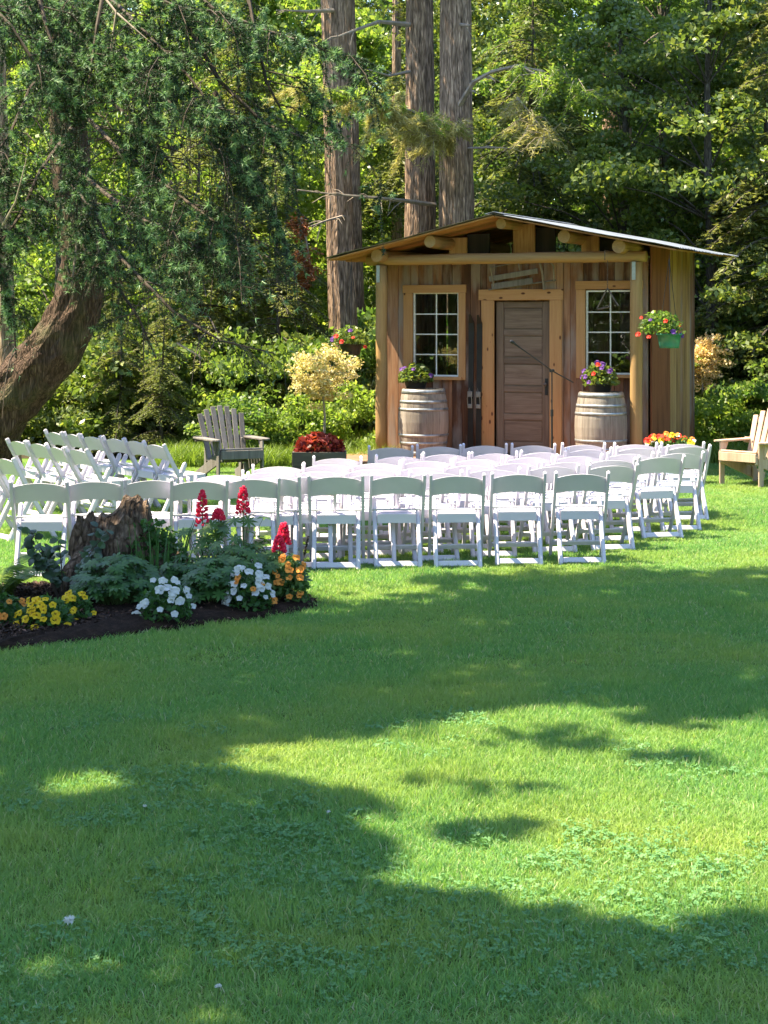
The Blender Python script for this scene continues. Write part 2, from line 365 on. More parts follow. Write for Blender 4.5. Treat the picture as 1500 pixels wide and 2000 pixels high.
M['p_red'] = petal('red_petal', (0.62, 0.035, 0.02), (0.75, 0.06, 0.035))
M['p_purple'] = petal('purple_petal', (0.085, 0.025, 0.17), (0.16, 0.06, 0.29))
M['p_pink'] = petal('crimson_petal', (0.7540, 0.0195, 0.0715), (1.0140, 0.0650, 0.1560))
M['p_eye'] = petal('flower_eye', (0.10, 0.04, 0.01), (0.3, 0.15, 0.02))
M['grass'] = leafmat('grass_blade', [(0.0, (0.1233, 0.2700, 0.0901)), (0.55, (0.1824, 0.3550, 0.1014)), (0.90, (0.2662, 0.4200, 0.1183)), (0.97, (0.4535, 0.4500, 0.2703)), (1.0, (0.5422, 0.5000, 0.3604))],
                     0.45, rough=0.5, spec=0.25, tcol=1.25, wvar=0.55, wcol=(0.3647, 0.4200, 0.1070), wscale=0.8)
M['clover'] = leafmat('clover_leaf', [(0.0, (0.1012, 0.2500, 0.0938)), (1.0, (0.1932, 0.3600, 0.1250))], 0.4, rough=0.55)
M['weed'] = leafmat('meadow_blade', [(0.0, (0.12, 0.20, 0.025)), (1.0, (0.24, 0.32, 0.06))], 0.45)
def glassmat():
    m, N, L, b, o = mat_new('window_glass')
    gl = N.new('ShaderNodeBsdfGlossy'); gl.inputs['Roughness'].default_value = 0.015
    tr = N.new('ShaderNodeBsdfTransparent'); tr.inputs['Color'].default_value = (0.86, 0.9, 0.86, 1)
    fr = N.new('ShaderNodeFresnel'); fr.inputs['IOR'].default_value = 1.6
    ad = N.new('ShaderNodeMath'); ad.operation = 'ADD'; ad.inputs[1].default_value = 0.06; L.new(fr.outputs[0], ad.inputs[0])
    no = N.new('ShaderNodeTexNoise'); no.inputs['Scale'].default_value = 5
    tc = N.new('ShaderNodeTexCoord'); L.new(tc.outputs['Object'], no.inputs['Vector'])
    bp = N.new('ShaderNodeBump'); bp.inputs['Strength'].default_value = 0.10; bp.inputs['Distance'].default_value = 0.05
    L.new(no.outputs[0], bp.inputs['Height']); L.new(bp.outputs[0], gl.inputs['Normal'])
    mx = N.new('ShaderNodeMixShader'); L.new(ad.outputs[0], mx.inputs[0]); L.new(tr.outputs[0], mx.inputs[1]); L.new(gl.outputs[0], mx.inputs[2])
    L.new(mx.outputs[0], o.inputs['Surface']); return m
M['glass'] = glassmat()
def groundmat(name, cs, scale=6.0, bump=0.6):
    m, N, L, b, o = mat_new(name)
    ge = N.new('ShaderNodeNewGeometry')
    n1 = N.new('ShaderNodeTexNoise'); n1.inputs['Scale'].default_value = scale; n1.inputs['Detail'].default_value = 10; n1.inputs['Roughness'].default_value = 0.7
    n2 = N.new('ShaderNodeTexNoise'); n2.inputs['Scale'].default_value = scale * 9; n2.inputs['Detail'].default_value = 6
    L.new(ge.outputs['Position'], n1.inputs['Vector']); L.new(ge.outputs['Position'], n2.inputs['Vector'])
    r = ramp(N, [(0.3, cs[0]), (0.5, cs[1]), (0.7, cs[2])]); L.new(n1.outputs[0], r.inputs[0])
    r2 = ramp(N, [(0.3, (0.55, 0.55, 0.55)), (0.7, (1.25, 1.25, 1.25))]); L.new(n2.outputs[0], r2.inputs[0])
    c = mixc(N, L, 1.0, r.outputs[0], r2.outputs[0], 'MULTIPLY'); L.new(c, b.inputs['Base Color'])
    b.inputs['Roughness'].default_value = 0.95; b.inputs['Specular IOR Level'].default_value = 0.1
    bp = N.new('ShaderNodeBump'); bp.inputs['Strength'].default_value = bump; bp.inputs['Distance'].default_value = 0.02
    L.new(n2.outputs[0], bp.inputs['Height']); L.new(bp.outputs[0], b.inputs['Normal'])
    return m
M['lawn'] = groundmat('turf', [(0.07, 0.12, 0.025), (0.10, 0.17, 0.03), (0.15, 0.19, 0.05)])
M['floor'] = groundmat('leaf_litter', [(0.03, 0.022, 0.014), (0.055, 0.042, 0.024), (0.05, 0.065, 0.02)])
M['mulch'] = groundmat('bark_mulch', [(0.0154, 0.0098, 0.0070), (0.0350, 0.0210, 0.0147), (0.0700, 0.0406, 0.0266)], scale=14, bump=1.0)
M['chip'] = leafmat('mulch_chip', [(0.0, (0.022, 0.013, 0.010)), (0.7, (0.07, 0.04, 0.028)), (1.0, (0.20, 0.11, 0.075))], 0.0, rough=0.9)

# ------------------------------------------------------------------ foliage generators (numpy)
def leaf_quads(P, L, Wd, up=1.0, spread=0.6, fold=0.12, along=None, jl=0.35):
    """diamond leaves at P: returns V, Q"""
    P = np.asarray(P, float); n = len(P)
    N_ = nrm(np.array([0, 0, 1.0]) * up + rng.normal(size=(n, 3)) * spread)
    t0 = rng.normal(size=(n, 3)) if along is None else along + rng.normal(size=(n, 3)) * 0.25
    T = nrm(t0 - N_ * np.sum(t0 * N_, 1, keepdims=True))
    B = np.cross(N_, T)
    s = (1 + rng.uniform(-jl, jl, n))[:, None]
    l = L * s; w = Wd * s
    V = np.empty((n, 4, 3))
    V[:, 0] = P - T * l * .5; V[:, 2] = P + T * l * .5
    V[:, 1] = P + B * w * .5 + N_ * w * fold - T * l * .05; V[:, 3] = P - B * w * .5 + N_ * w * fold - T * l * .05
    Q = np.arange(n * 4).reshape(n, 4)
    return V.reshape(-1, 3), Q
def leaf_shape(P, Nn, T, L, Wd, prof=((0, 0), (.25, .42), (.6, .5), (.88, .25), (1, 0))):
    """bigger leaves: P base points, Nn normals, T directions, outline prof (along, half width) -> tris list"""
    V = []; Fs = []
    for p, n_, t in zip(P, Nn, T):
        b = np.cross(n_, t); i0 = len(V); mid = []
        for a, w in prof:
            q = p + t * L * a - n_ * L * 0.12 * a * a
            V.append(q + b * Wd * w + n_ * Wd * w * .2); V.append(q - b * Wd * w + n_ * Wd * w * .2)
        for k in range(len(prof) - 1):
            a = i0 + 2 * k; Fs.append((a, a + 1, a + 3, a + 2))
    return V, Fs
def merge(parts):
    Vs = []; Qs = []; b = 0
    for V, Q in parts:
        Vs.append(V); Qs.append(Q + b); b += len(V)
    return np.concatenate(Vs), np.concatenate(Qs)
def ball(n):
    d = nrm(rng.normal(size=(n, 3))); return d * (rng.uniform(0, 1, n) ** (1 / 3))[:, None]
def shrub_mesh(name, mat, rad=1.0, hgt=1.2, clumps=26, per=170, leaf=0.085, wr=0.6, flat=0.45, up=0.55, spread=0.8, cr=(0.22, 0.38)):
    C = []
    while len(C) < clumps:
        d = ball(1)[0]; k = np.linalg.norm(d)
        if k < 0.35: continue
        C.append((d[0] * rad, d[1] * rad, hgt * .5 + d[2] * hgt * .5))
    parts = []
    for c in C:
        r = rng.uniform(*cr) * rad; d = nrm(rng.normal(size=(per, 3))) * (rng.uniform(0.25, 1, per) ** .6)[:, None]
        P = np.array(c) + d * np.array([r, r, r * flat]); P[:, 2] = np.maximum(P[:, 2], 0.03)
        parts.append(leaf_quads(P, leaf, leaf * wr, up, spread))
    V, Q = merge(parts); me = fast_mesh(name, V, Q); me.materials.append(mat); return me
def broad_tree_meshes(name, mat, bark, top=8.0, low=0.6, rad=2.6, clumps=150, per=170, leaf=0.10, trunk=0.13, lean=(0, 0), up=0.55, flat=0.32, cr=(0.35, 0.65)):
    """crown of flat leaf sprays on limbs; returns crown mesh, trunk mesh"""
    tb = MB(); pts = [Vector((lean[0] * t * t + .08 * math.sin(t * 7), lean[1] * t * t + .08 * math.cos(t * 5), t * top)) for t in np.linspace(0, 1, 12)]
    tb.tube(pts, [trunk * (1 - .85 * i / 11) for i in range(12)], 9, jit=.06)
    parts = []
    for i in range(clumps):
        t = rng.uniform(low / top, 1.0); az = rng.uniform(0, 2 * math.pi)
        env = rad * (math.sin(math.pi * min(1, (t * .85 + .18))) ** .6) + .15
        rr = env * math.sqrt(rng.uniform(0.08, 1))
        k = min(11, int(t * 11)); base = pts[k]
        c = np.array([base.x + rr * math.cos(az), base.y + rr * math.sin(az), t * top - .15 * rr + rng.normal() * .15])
        r = rng.uniform(*cr)
        d = nrm(rng.normal(size=(per, 3))) * (rng.uniform(0.1, 1, per) ** .5)[:, None]
        P = c + d * np.array([r, r, r * flat])
        P[:, 2] -= 0.22 * (d[:, 0] ** 2 + d[:, 1] ** 2) * r
        P[:, 2] = np.maximum(P[:, 2], .03)
        parts.append(leaf_quads(P, leaf, leaf * .62, up, .75))
        if i % 2 == 0:
            b0 = pts[max(0, k - 1)]; mid = (b0 + Vector(c)) / 2 + Vector((0, 0, .12))
            tb.tube([b0, mid, Vector(c)], [trunk * .28 * (1 - t * .6), trunk * .18 * (1 - t * .6), .006], 5, cap=False)
    V, Q = merge(parts); me = fast_mesh(name + '_crown', V, Q); me.materials.append(mat)
    tm = tb.mesh(name + '_trunk', smooth=True); tm.materials.append(bark)
    return me, tm
def hemlock_meshes(name, mat, bark, top=8.0, low=0.5, rad=1.8, branches=85, leaf=0.085, trunk=0.09, droop=0.5, per_m=95):
    tb = MB(); pts = [Vector((.06 * math.sin(t * 5), .06 * math.cos(t * 4), t * top)) for t in np.linspace(0, 1, 10)]
    tb.tube(pts, [trunk * (1 - .92 * i / 9) for i in range(10)], 8, jit=.05)
    parts = []
    for i in range(branches):
        t = rng.uniform(low / top, 0.985); az = rng.uniform(0, 2 * math.pi)
        Lb = rad * (1.02 - t) ** .75 * rng.uniform(.65, 1.1) + .12
        ca, sa = math.cos(az), math.sin(az); nseg = 7; z0 = t * top
        s = np.linspace(0, 1, nseg)
        bx = ca * s * Lb; by = sa * s * Lb; bz = z0 + .12 * Lb * s - droop * Lb * s * s
        tb.tube([Vector((bx[k], by[k], bz[k])) for k in range(nseg)], [trunk * .22 * (1 - t) + .008 - .0008 * k for k in range(nseg)], 4, cap=False)
        n = int(per_m * Lb * (0.6 + .4 * Lb))
        u = rng.uniform(0.12, 1.03, n); side = rng.normal(size=n) * .20 * Lb * (1.15 - u) + rng.normal(size=n) * .05
        P = np.stack([ca * u * Lb - sa * side, sa * u * Lb + ca * side,
                      z0 + .12 * Lb * u - droop * Lb * u * u - np.abs(side) * .45 + rng.normal(size=n) * .02], 1)
        al = np.stack([ca * .5 - sa * np.sign(side) * .9, sa * .5 + ca * np.sign(side) * .9, np.full(n, -.45)], 1)
        # a spray = three narrow leaflets fanned from one point
        for a in (-.5, 0, .5):
            al2 = np.stack([al[:, 0] * math.cos(a) - al[:, 1] * math.sin(a), al[:, 0] * math.sin(a) + al[:, 1] * math.cos(a), al[:, 2]], 1)
            parts.append(leaf_quads(P + al2 * leaf * .45, leaf * 1.25, leaf * .36, 1.0, .5, .05, along=al2 * 3))
    V, Q = merge(parts); V[:, 2] = np.maximum(V[:, 2], .02)
    me = fast_mesh(name + '_crown', V, Q); me.materials.append(mat)
    tm = tb.mesh(name + '_trunk', smooth=True); tm.materials.append(bark)
    return me, tm

def scatter(name, pts, rot, scl, idx, protos, label, cat=None):
    """one 'stuff' object: mesh points that carry copies of the prototype meshes"""
    me = bpy.data.meshes.new(name); n = len(pts)
    me.vertices.add(n); me.vertices.foreach_set('co', np.asarray(pts, np.float32).ravel())
    a = me.attributes.new('turn', 'FLOAT_VECTOR', 'POINT'); a.data.foreach_set('vector', np.asarray(rot, np.float32).ravel())
    a = me.attributes.new('grow', 'FLOAT_VECTOR', 'POINT'); a.data.foreach_set('vector', np.asarray(scl, np.float32).ravel())
    a = me.attributes.new('pick', 'INT', 'POINT'); a.data.foreach_set('value', np.asarray(idx, np.int32))
    cl = bpy.data.collections.new(name + '_kinds')
    for i, pm in enumerate(protos):
        o = bpy.data.objects.new('%s_%02d' % (name, i), pm); cl.objects.link(o)
    ng = bpy.data.node_groups.new(name, 'GeometryNodeTree')
    ng.interface.new_socket('Geometry', in_out='INPUT', socket_type='NodeSocketGeometry')
    ng.interface.new_socket('Geometry', in_out='OUTPUT', socket_type='NodeSocketGeometry')
    N = ng.nodes; L = ng.links
    gi = N.new('NodeGroupInput'); go = N.new('NodeGroupOutput'); ip = N.new('GeometryNodeInstanceOnPoints')
    ci = N.new('GeometryNodeCollectionInfo'); ci.inputs['Collection'].default_value = cl
    ci.inputs['Separate Children'].default_value = True; ci.inputs['Reset Children'].default_value = True
    def na(nm, t):
        q = N.new('GeometryNodeInputNamedAttribute'); q.data_type = t; q.inputs['Name'].default_value = nm; return q.outputs['Attribute']
    L.new(gi.outputs[0], ip.inputs['Points']); L.new(ci.outputs[0], ip.inputs['Instance'])
    ip.inputs['Pick Instance'].default_value = True
    L.new(na('pick', 'INT'), ip.inputs['Instance Index'])
    L.new(na('turn', 'FLOAT_VECTOR'), ip.inputs['Rotation']); L.new(na('grow', 'FLOAT_VECTOR'), ip.inputs['Scale'])
    L.new(ip.outputs[0], go.inputs[0])
    o = link(bpy.data.objects.new(name, me))
    md = o.modifiers.new('scatter', 'NODES'); md.node_group = ng
    tag(o, label, cat, kind='stuff')
    return o

# ------------------------------------------------------------------ ground
def sheet(name, poly, z, mat):
    m = MB(); m.add([(x, y, z) for x, y in poly], [tuple(range(len(poly)))])
    return tag(m.build(name, mat), kind='structure')
sheet('lawn', [(-220, -220), (220, -220), (220, 220), (-220, 220)], 0.0, M['lawn'])
sheet('forest_floor', [(-60, 27.2), (-8, 26.6), (-3, 26.2), (1.5, 27.5), (4.5, 27.0), (9, 25.2), (60, 25), (60, 120), (-60, 120)], 0.004, M['floor'])

# flower bed outline (ground coordinates)
bed_px = [(-60, 1283), (0, 1272), (150, 1258), (300, 1236), (450, 1216), (560, 1202), (626, 1188), (608, 1170), (560, 1155), (420, 1146), (250, 1146), (-90, 1150)]
BED = [(G(*p).x, G(*p).y) for p in bed_px]
def smooth_poly(P, it=2):
    for _ in range(it):
        Q = []
        for i in range(len(P)):
            a, b = P[i], P[(i + 1) % len(P)]
            Q += [(a[0] * .75 + b[0] * .25, a[1] * .75 + b[1] * .25), (a[0] * .25 + b[0] * .75, a[1] * .25 + b[1] * .75)]
        P = Q
    return P
BED = smooth_poly(BED)
def build_bed():
    cx = sum(p[0] for p in BED) / len(BED); cy = sum(p[1] for p in BED) / len(BED)
    V = []; Fs = []; n = len(BED); rings = [(1.0, 0.004), (0.97, 0.03), (0.85, 0.055), (0.5, 0.08), (0.2, 0.09)]
    for k, z in rings:
        for x, y in BED: V.append((cx + (x - cx) * k, cy + (y - cy) * k, z + (random.uniform(-.012, .012) if k < 1 else 0)))
    for r in range(len(rings) - 1):
        for i in range(n): a, b = r * n + i, r * n + (i + 1) % n; Fs.append((a, b, b + n, a + n))
    Fs.append(tuple(range((len(rings) - 1) * n, len(rings) * n)))
    m = MB(); m.add(V, Fs); tag(m.build('mulch_bed', M['mulch'], smooth=True), kind='structure')
    xs = [p[0] for p in BED]; ys = [p[1] for p in BED]
    X = rng.uniform(min(xs), max(xs), 16000); Y = rng.uniform(min(ys), max(ys), 16000)
    k = inpoly(X, Y, [(cx + (x - cx) * 1.01, cy + (y - cy) * 1.02) for x, y in BED]); X, Y = X[k], Y[k]
    # height follows the mound
    D = np.full(len(X), 9.0)
    for x, y in BED: D = np.minimum(D, np.hypot(X - x, Y - y))
    Z = np.clip(D * .22, 0.008, .07) + rng.uniform(0, .015, len(X))
    V, Q = leaf_quads(np.stack([X, Y, Z], 1), 0.042, 0.016, 1.0, .55, .3)
    me = fast_mesh('mulch_chips', V, Q); me.materials.append(M['chip'])
    o = link(bpy.data.objects.new('mulch_chips', me)); tag(o, 'dark bark mulch chips covering the flower bed', kind='stuff')
build_bed()

# ------------------------------------------------------------------ grass
def blade_patch(name, n, rad, h, w, mat, lean=.8, square=True):
    if square: P = np.stack([rng.uniform(-rad, rad, n), rng.uniform(-rad, rad, n), np.zeros(n)], 1)
    else:
        a = rng.uniform(0, 2 * math.pi, n); r = rad * np.sqrt(rng.uniform(0, 1, n)); P = np.stack([r * np.cos(a), r * np.sin(a), np.zeros(n)], 1)
    az = rng.uniform(0, 2 * math.pi, n); ln = np.abs(rng.normal(size=n)) * lean; hh = h * rng.uniform(.5, 1.25, n)
    D = np.stack([np.cos(az) * np.sin(ln), np.sin(az) * np.sin(ln), np.cos(ln)], 1)
    D2 = nrm(D + np.stack([np.cos(az), np.sin(az), -.25 * np.ones(n)], 1) * .7)
    fa = rng.uniform(0, 2 * math.pi, n); B = np.stack([np.cos(fa), np.sin(fa), np.zeros(n)], 1) * (w / 2)
    V = np.empty((n, 6, 3)); mid = P + D * (hh * .55)[:, None]; tip = mid + D2 * (hh * .55)[:, None]
    V[:, 0] = P - B; V[:, 1] = P + B; V[:, 2] = mid + B * .8; V[:, 3] = mid - B * .8; V[:, 4] = tip + B * .1; V[:, 5] = tip - B * .1
    b = np.arange(n)[:, None] * 6
    Q = np.concatenate([b + np.array([0, 1, 2, 3]), b + np.array([3, 2, 4, 5])], 0)
    me = fast_mesh(name, V.reshape(-1, 3), Q); me.materials.append(mat); return me
def clover_patch(name, n, rad, mat):
    V = []; Fs = []
    for i in range(n):
        a = rng.uniform(0, 2 * math.pi); r = rad * math.sqrt(rng.uniform()); h = rng.uniform(.016, .036)
        c = np.array([r * math.cos(a), r * math.sin(a), h]); tilt = rng.normal(size=2) * .3; s = rng.uniform(.0045, .0082); a0 = rng.uniform(0, 6.28)
        for k in range(3):
            b = a0 + k * 2.094; i0 = len(V)
            for (u, v) in ((0, 0), (.6, .55), (1.25, .75), (1.65, .4), (1.6, 0), (1.65, -.4), (1.25, -.75), (.6, -.55)):
                x = (u * math.cos(b) - v * math.sin(b)) * s; y = (u * math.sin(b) + v * math.cos(b)) * s
                V.append(c + np.array([x, y, x * tilt[0] + y * tilt[1] + abs(v) * s * .25]))
            Fs.append(tuple(range(i0, i0 + 8)))
        i0 = len(V); w = .0012
        V += [np.array([c[0] - w, c[1], 0]), np.array([c[0] + w, c[1], 0]), c + np.array([w, 0, 0]), c - np.array([w, 0, 0])]
        Fs.append((i0, i0 + 1, i0 + 2, i0 + 3))
    m = MB(); m.add(V, Fs); me = m.mesh(name); me.materials.append(mat); return me
def lawn_points(d0, d1, step, margin=1.1):
    """jittered grid over the lawn that lies in view, a little more on each side"""
    gy = np.arange(d0, d1, step); X = []; Y = []
    for y in gy:
        hw = 750 / F * y * margin + .3; x = np.arange(-hw, hw, step) + rng.uniform(0, step); X.append(x); Y.append(np.full(len(x), y))
    X = np.concatenate(X); Y = np.concatenate(Y); n = len(X)
    X = X + rng.uniform(-.3, .3, n) * step; Y = Y + rng.uniform(-.3, .3, n) * step
    k = ~inpoly(X, Y, BED)
    return X[k], Y[k]
def val_noise(X, Y, s, seed):
    r_ = np.random.default_rng(seed); g = r_.uniform(size=(64, 64))
    x = X * s + 31.7; y = Y * s + 17.3; i = np.floor(x).astype(int); j = np.floor(y).astype(int); fx = x - i; fy = y - j
    fx = fx * fx * (3 - 2 * fx); fy = fy * fy * (3 - 2 * fy); q = lambda a, b: g[a % 64, b % 64]
    return (q(i, j) * (1 - fx) + q(i + 1, j) * fx) * (1 - fy) + (q(i, j + 1) * (1 - fx) + q(i + 1, j + 1) * fx) * fy
def build_grass():
    near = [blade_patch('turf_near_%d' % i, 560, .12, .034, .0040, M['grass']) for i in range(5)]
    far = [blade_patch('turf_far_%d' % i, 800, .20, .034, .0062, M['grass']) for i in range(4)]
    PX = []; PY = []; ID = []
    for d0, d1, st, k0, kn in ((4.6, 10.5, .165, 0, 5), (10.5, 25.5, .27, 5, 4)):
        x, y = lawn_points(d0, d1, st); PX.append(x); PY.append(y); ID.append(rng.integers(k0, k0 + kn, len(x)))
    X = np.concatenate(PX); Y = np.concatenate(PY); I = np.concatenate(ID); n = len(X)
    hv = .62 + .5 * val_noise(X, Y, 1.7, 3) + .35 * val_noise(X, Y, 5, 4)
    s = np.stack([np.ones(n), np.ones(n), hv], 1); s *= rng.uniform(.95, 1.1, n)[:, None]; s[:, 2] *= np.where(rng.uniform(size=n) < .06, 1.5, 1.0)
    rot = np.stack([np.zeros(n), np.zeros(n), rng.uniform(0, 6.28, n)], 1)
    scatter('grass', np.stack([X, Y, np.full(n, .0)], 1), rot, s, I, near + far, 'short mown green lawn grass', None)
    # clover in the near turf
    cl = [clover_patch('clover_%d' % i, 44, .11, M['clover']) for i in range(5)]
    x, y = lawn_points(4.6, 10.0, .15)
    nz = .6 * val_noise(x, y, 1.3, 9) + .4 * val_noise(x, y, 3.7, 10)
    k = nz + rng.normal(size=len(x)) * .10 > (.50 + .05 * (y - 4.6)); x, y = x[k], y[k]; n = len(x)
    scatter('clover', np.stack([x, y, np.zeros(n)], 1), np.stack([np.zeros(n), np.zeros(n), rng.uniform(0, 6.28, n)], 1),
            np.ones((n, 3)) * rng.uniform(.75, 1.15, n)[:, None], rng.integers(0, 5, n), cl, 'dark green clover leaves growing through the near lawn')
    # taller meadow grass at the wood's edge, left of the cabin and by the pale chair
    wp = [blade_patch('meadow_%d' % i, 120, .2, .26, .012, M['weed'], .5, False) for i in range(3)]
    x = np.concatenate([rng.uniform(-3.2, 0.1, 260), rng.uniform(4.2, 8, 200)]); y = np.concatenate([rng.uniform(24.6, 26.6, 260), rng.uniform(25.2, 27, 200)])
    n = len(x)
    scatter('meadow_grass', np.stack([x, y, np.zeros(n)], 1), np.stack([np.zeros(n), np.zeros(n), rng.uniform(0, 6.28, n)], 1),
            np.ones((n, 3)) * rng.uniform(.6, 1.3, n)[:, None], rng.integers(0, 3, n), wp, 'tall bright meadow grass at the edge of the wood')
build_grass()

# ------------------------------------------------------------------ the cabin
TH = R(25.0); CX, CY = 1.652, 24.2
cT, sT = math.cos(TH), math.sin(TH)
def UZ(px, py, v):
    """photo pixel -> (u, z) on the cabin plane that lies v behind its posts"""
    k = (px - 750.0) / F
    u = (k * (CY + cT * v) - CX - sT * v) / (cT + sT * k)
    y = CY + cT * v - sT * u
    return u, H - (py - HOR) * y / F
PV, WL, WR, WD = 0.45, -1.97, 1.90, 2.2      # wall plane, left end, right end, depth
FL, ZT = 0.20, 2.97                           # floor and wall top
def build_cabin():
    sh = thing('cabin', 'small rustic plank cabin with tin gable roof behind the chairs', 'cabin', (CX, CY, 0), -TH)
    def roofz(u): return 3.507 - (0.222 if u < 0 else 0.198) * abs(u)
    # --- openings on the front wall (u0,u1,z0,z1)
    lu0, lz1 = UZ(806, 570, PV); lu1, lz0 = UZ(897, 737, PV)
    ru0, rz1 = UZ(1143, 566, PV); ru1, rz0 = UZ(1240, 733, PV)
    du0, dz1 = UZ(967, 587, PV); du1, _ = UZ(1075, 587, PV)
    opens = [(lu0, lu1, lz0, lz1), (ru0, ru1, rz0, rz1), (du0, du1, FL, dz1)]
    # --- front wall: rails behind, planks in front
    m = MB(); m.box(((WL + WR) / 2, PV + .06, ZT - .05), (WR - WL - .1, .05, .09))
    fw = m.build('front_wall', M['cedar'], sh)
    u = WL; k = 0
    while u < WR - .03:
        w = random.choice([.10, .13, .15, .17, .19, .22]); e = min(u + w, WR)
        if WR - e < .05: e = WR
        segs = [(FL + random.uniform(-.02, .02), ZT + random.uniform(-.02, .01))]
        for a, b, z0, z1 in opens:
            if e > a + .012 and u < b - .012:
                ns = []
                for s0, s1 in segs:
                    if z0 > s0 + .03: ns.append((s0, z0 - .002))
                    if z1 < s1 - .03: ns.append((z1 + .002, s1))
                segs = ns
        pr = random.uniform(0, .012)
        for s0, s1 in segs:
            bbox_piece('plank', (u + .003, PV - .012 - pr, s0), (e - .003, PV + .012 - pr, s1), M['cedar'], fw, .003)
        u = e
    # --- side, back walls
    def wall(name, n_axis, pos, a0, a1, mats):
        m = MB()
        for z in (ZT - .1,):
            if n_axis == 'x': m.box((pos - .05 * (1 if pos > 0 else -1), (a0 + a1) / 2, z), (.04, a1 - a0 - .2, .09))
            else: m.box(((a0 + a1) / 2, pos - .05, z), (a1 - a0 - .2, .04, .09))
        wo_ = m.build(name, M['cedar'], sh); a = a0; i = 0
        widths = [.46, .46, .13, .17, .2, .14, .2, .16, .2, .18]
        while a < a1 - .02:
            w = widths[i % len(widths)] if name == 'right_wall' else random.uniform(.14, .24)
            e = min(a + w, a1)
            if a1 - e < .05: e = a1
            mt = mats[min(i, len(mats) - 1)] if name == 'right_wall' else mats[0]
            pr = random.uniform(0, .012); top = ((3.085 if pos > 0 else 3.02) if n_axis == 'x' else ZT)
            if n_axis == 'x':
                s = 1 if pos > 0 else -1
                bbox_piece('plank', (pos + s * (pr - .012), a + .003, FL - .12), (pos + s * (pr + .014), e - .003, top), mt, wo_, .003)
            else:
                bbox_piece('plank', (a + .003, pos - .012 + pr, FL - .1), (e - .003, pos + .012 + pr, top), mt, wo_, .003)
            a = e; i += 1
    wall('right_wall', 'x', WR + .02, PV + .014, PV + WD, [M['cedar_red'], M['cedar_red'], M['slab'], M['slab'], M['slab'], M['cedar'], M['slab'], M['slab'], M['cedar']])
    wall('left_wall', 'x', WL - .02, PV + .014, PV + WD, [M['cedar']])
    wall('back_wall', 'y', PV + WD + .01, WL, WR, [M['cedar']])
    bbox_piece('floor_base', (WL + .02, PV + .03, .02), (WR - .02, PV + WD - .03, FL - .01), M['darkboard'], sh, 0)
    # --- posts, beam, brackets
    for px in (745, 1243):
        u_, _ = UZ(px, 600, 0); m = MB()
        n = 9
        m.tube([(random.uniform(-.006, .006), random.uniform(-.006, .006), z) for z in np.linspace(0.186, 2.84, n)], [.083 + random.uniform(-.004, .004) for _ in range(n)], 12)
        p = m.build('post', M['post'], sh, (u_, 0, 0), smooth=True)
        b = MB(); b.box((0, 0, 0), (.05, .006, .24)); b.build('bracket', M['bracket'], p, (-.01, -.092, 2.72), bevel=.001)
    a, _ = UZ(718, 500, 0); b_, _ = UZ(1262, 500, 0)
    m = MB(); n = 14
    m.tube([(a + (b_ - a) * i / (n - 1), random.uniform(-.004, .004), 2.915 + random.uniform(-.004, .004)) for i in range(n)], [.074] * n, 10)
    m.build('porch_beam', M['beam'], sh, smooth=True)
    # --- roof
    V0, V1, E = -0.42, 2.72, 2.57
    m = MB()
    for s in (-1, 1):
        m.beam((s * .055, V0 - .01, 3.518), (s * .055, V1 + .01, 3.518), .14, .004, up=(s * .21, 0, 1))
    rf = m.build('roof', M['metal_roof'], sh)
    nsheet = 4
    for s in (-1, 1):
        for q in range(nsheet):
            a = V0 + (V1 - V0) * q / nsheet; b = V0 + (V1 - V0) * (q + 1) / nsheet + .02
            nu, nv = 8, 48; V = []; Fs = []
            ext = random.uniform(-.02, .03)
            for lay in (0, 1):
                for i in range(nu + 1):
                    uu = .02 + (E + ext - .02) * i / nu; sag = .012 * math.sin(i / nu * 9 + q) * (i / nu)
                    for j in range(nv + 1):
                        vv = a + (b - a) * j / nv
                        V.append((s * uu, vv, roofz(s * uu) + .009 * math.sin(vv * 2 * math.pi / .076) + sag + (.002 * q % .004) - .002 * lay))
            o1 = (nu + 1) * (nv + 1)
            for i in range(nu):
                for j in range(nv):
                    A = i * (nv + 1) + j; Fs.append((A, A + 1, A + nv + 2, A + nv + 1)); Fs.append((o1 + A, o1 + A + nv + 1, o1 + A + nv + 2, o1 + A + 1))
            m = MB(); m.add(V, Fs); m.build('roof_sheet', M['metal_roof'], rf, smooth=True)
        # boards under the sheets, running down the slope
        v = V0 + .03
        while v < V1 - .05:
            w = random.uniform(.15, .22); e = min(v + w, V1 - .03)
            m = MB(); dz = -.030 - random.uniform(0, .006); u1 = E - .05 - random.uniform(0, .06)
            m.beam((s * .01, (v + e) / 2, roofz(.01) + dz), (s * u1, (v + e) / 2, roofz(s * u1) + dz), e - v - .006, .022, up=(s * .22, 0, 1))
            m.build('roof_board', M['roofboard'], rf, bevel=.002)
            v = e
    # log purlins that run front to back
    for u_ in (-1.82, -1.0, 0.03, 0.93, 1.70):
        r = .088 if abs(u_) > .1 else .075
        zc = roofz(u_) - .045 - r * 1.0
        m = MB(); n = 9
        m.tube([(random.uniform(-.01, .01), v, random.uniform(-.006, .006)) for v in np.linspace(-.24 + random.uniform(-.05, .05), V1 - .1, n)], [r * random.uniform(.94, 1.04) for _ in range(n)], 12)
        m.build('log_purlin', M['log'], rf, (u_, 0, zc), smooth=False)
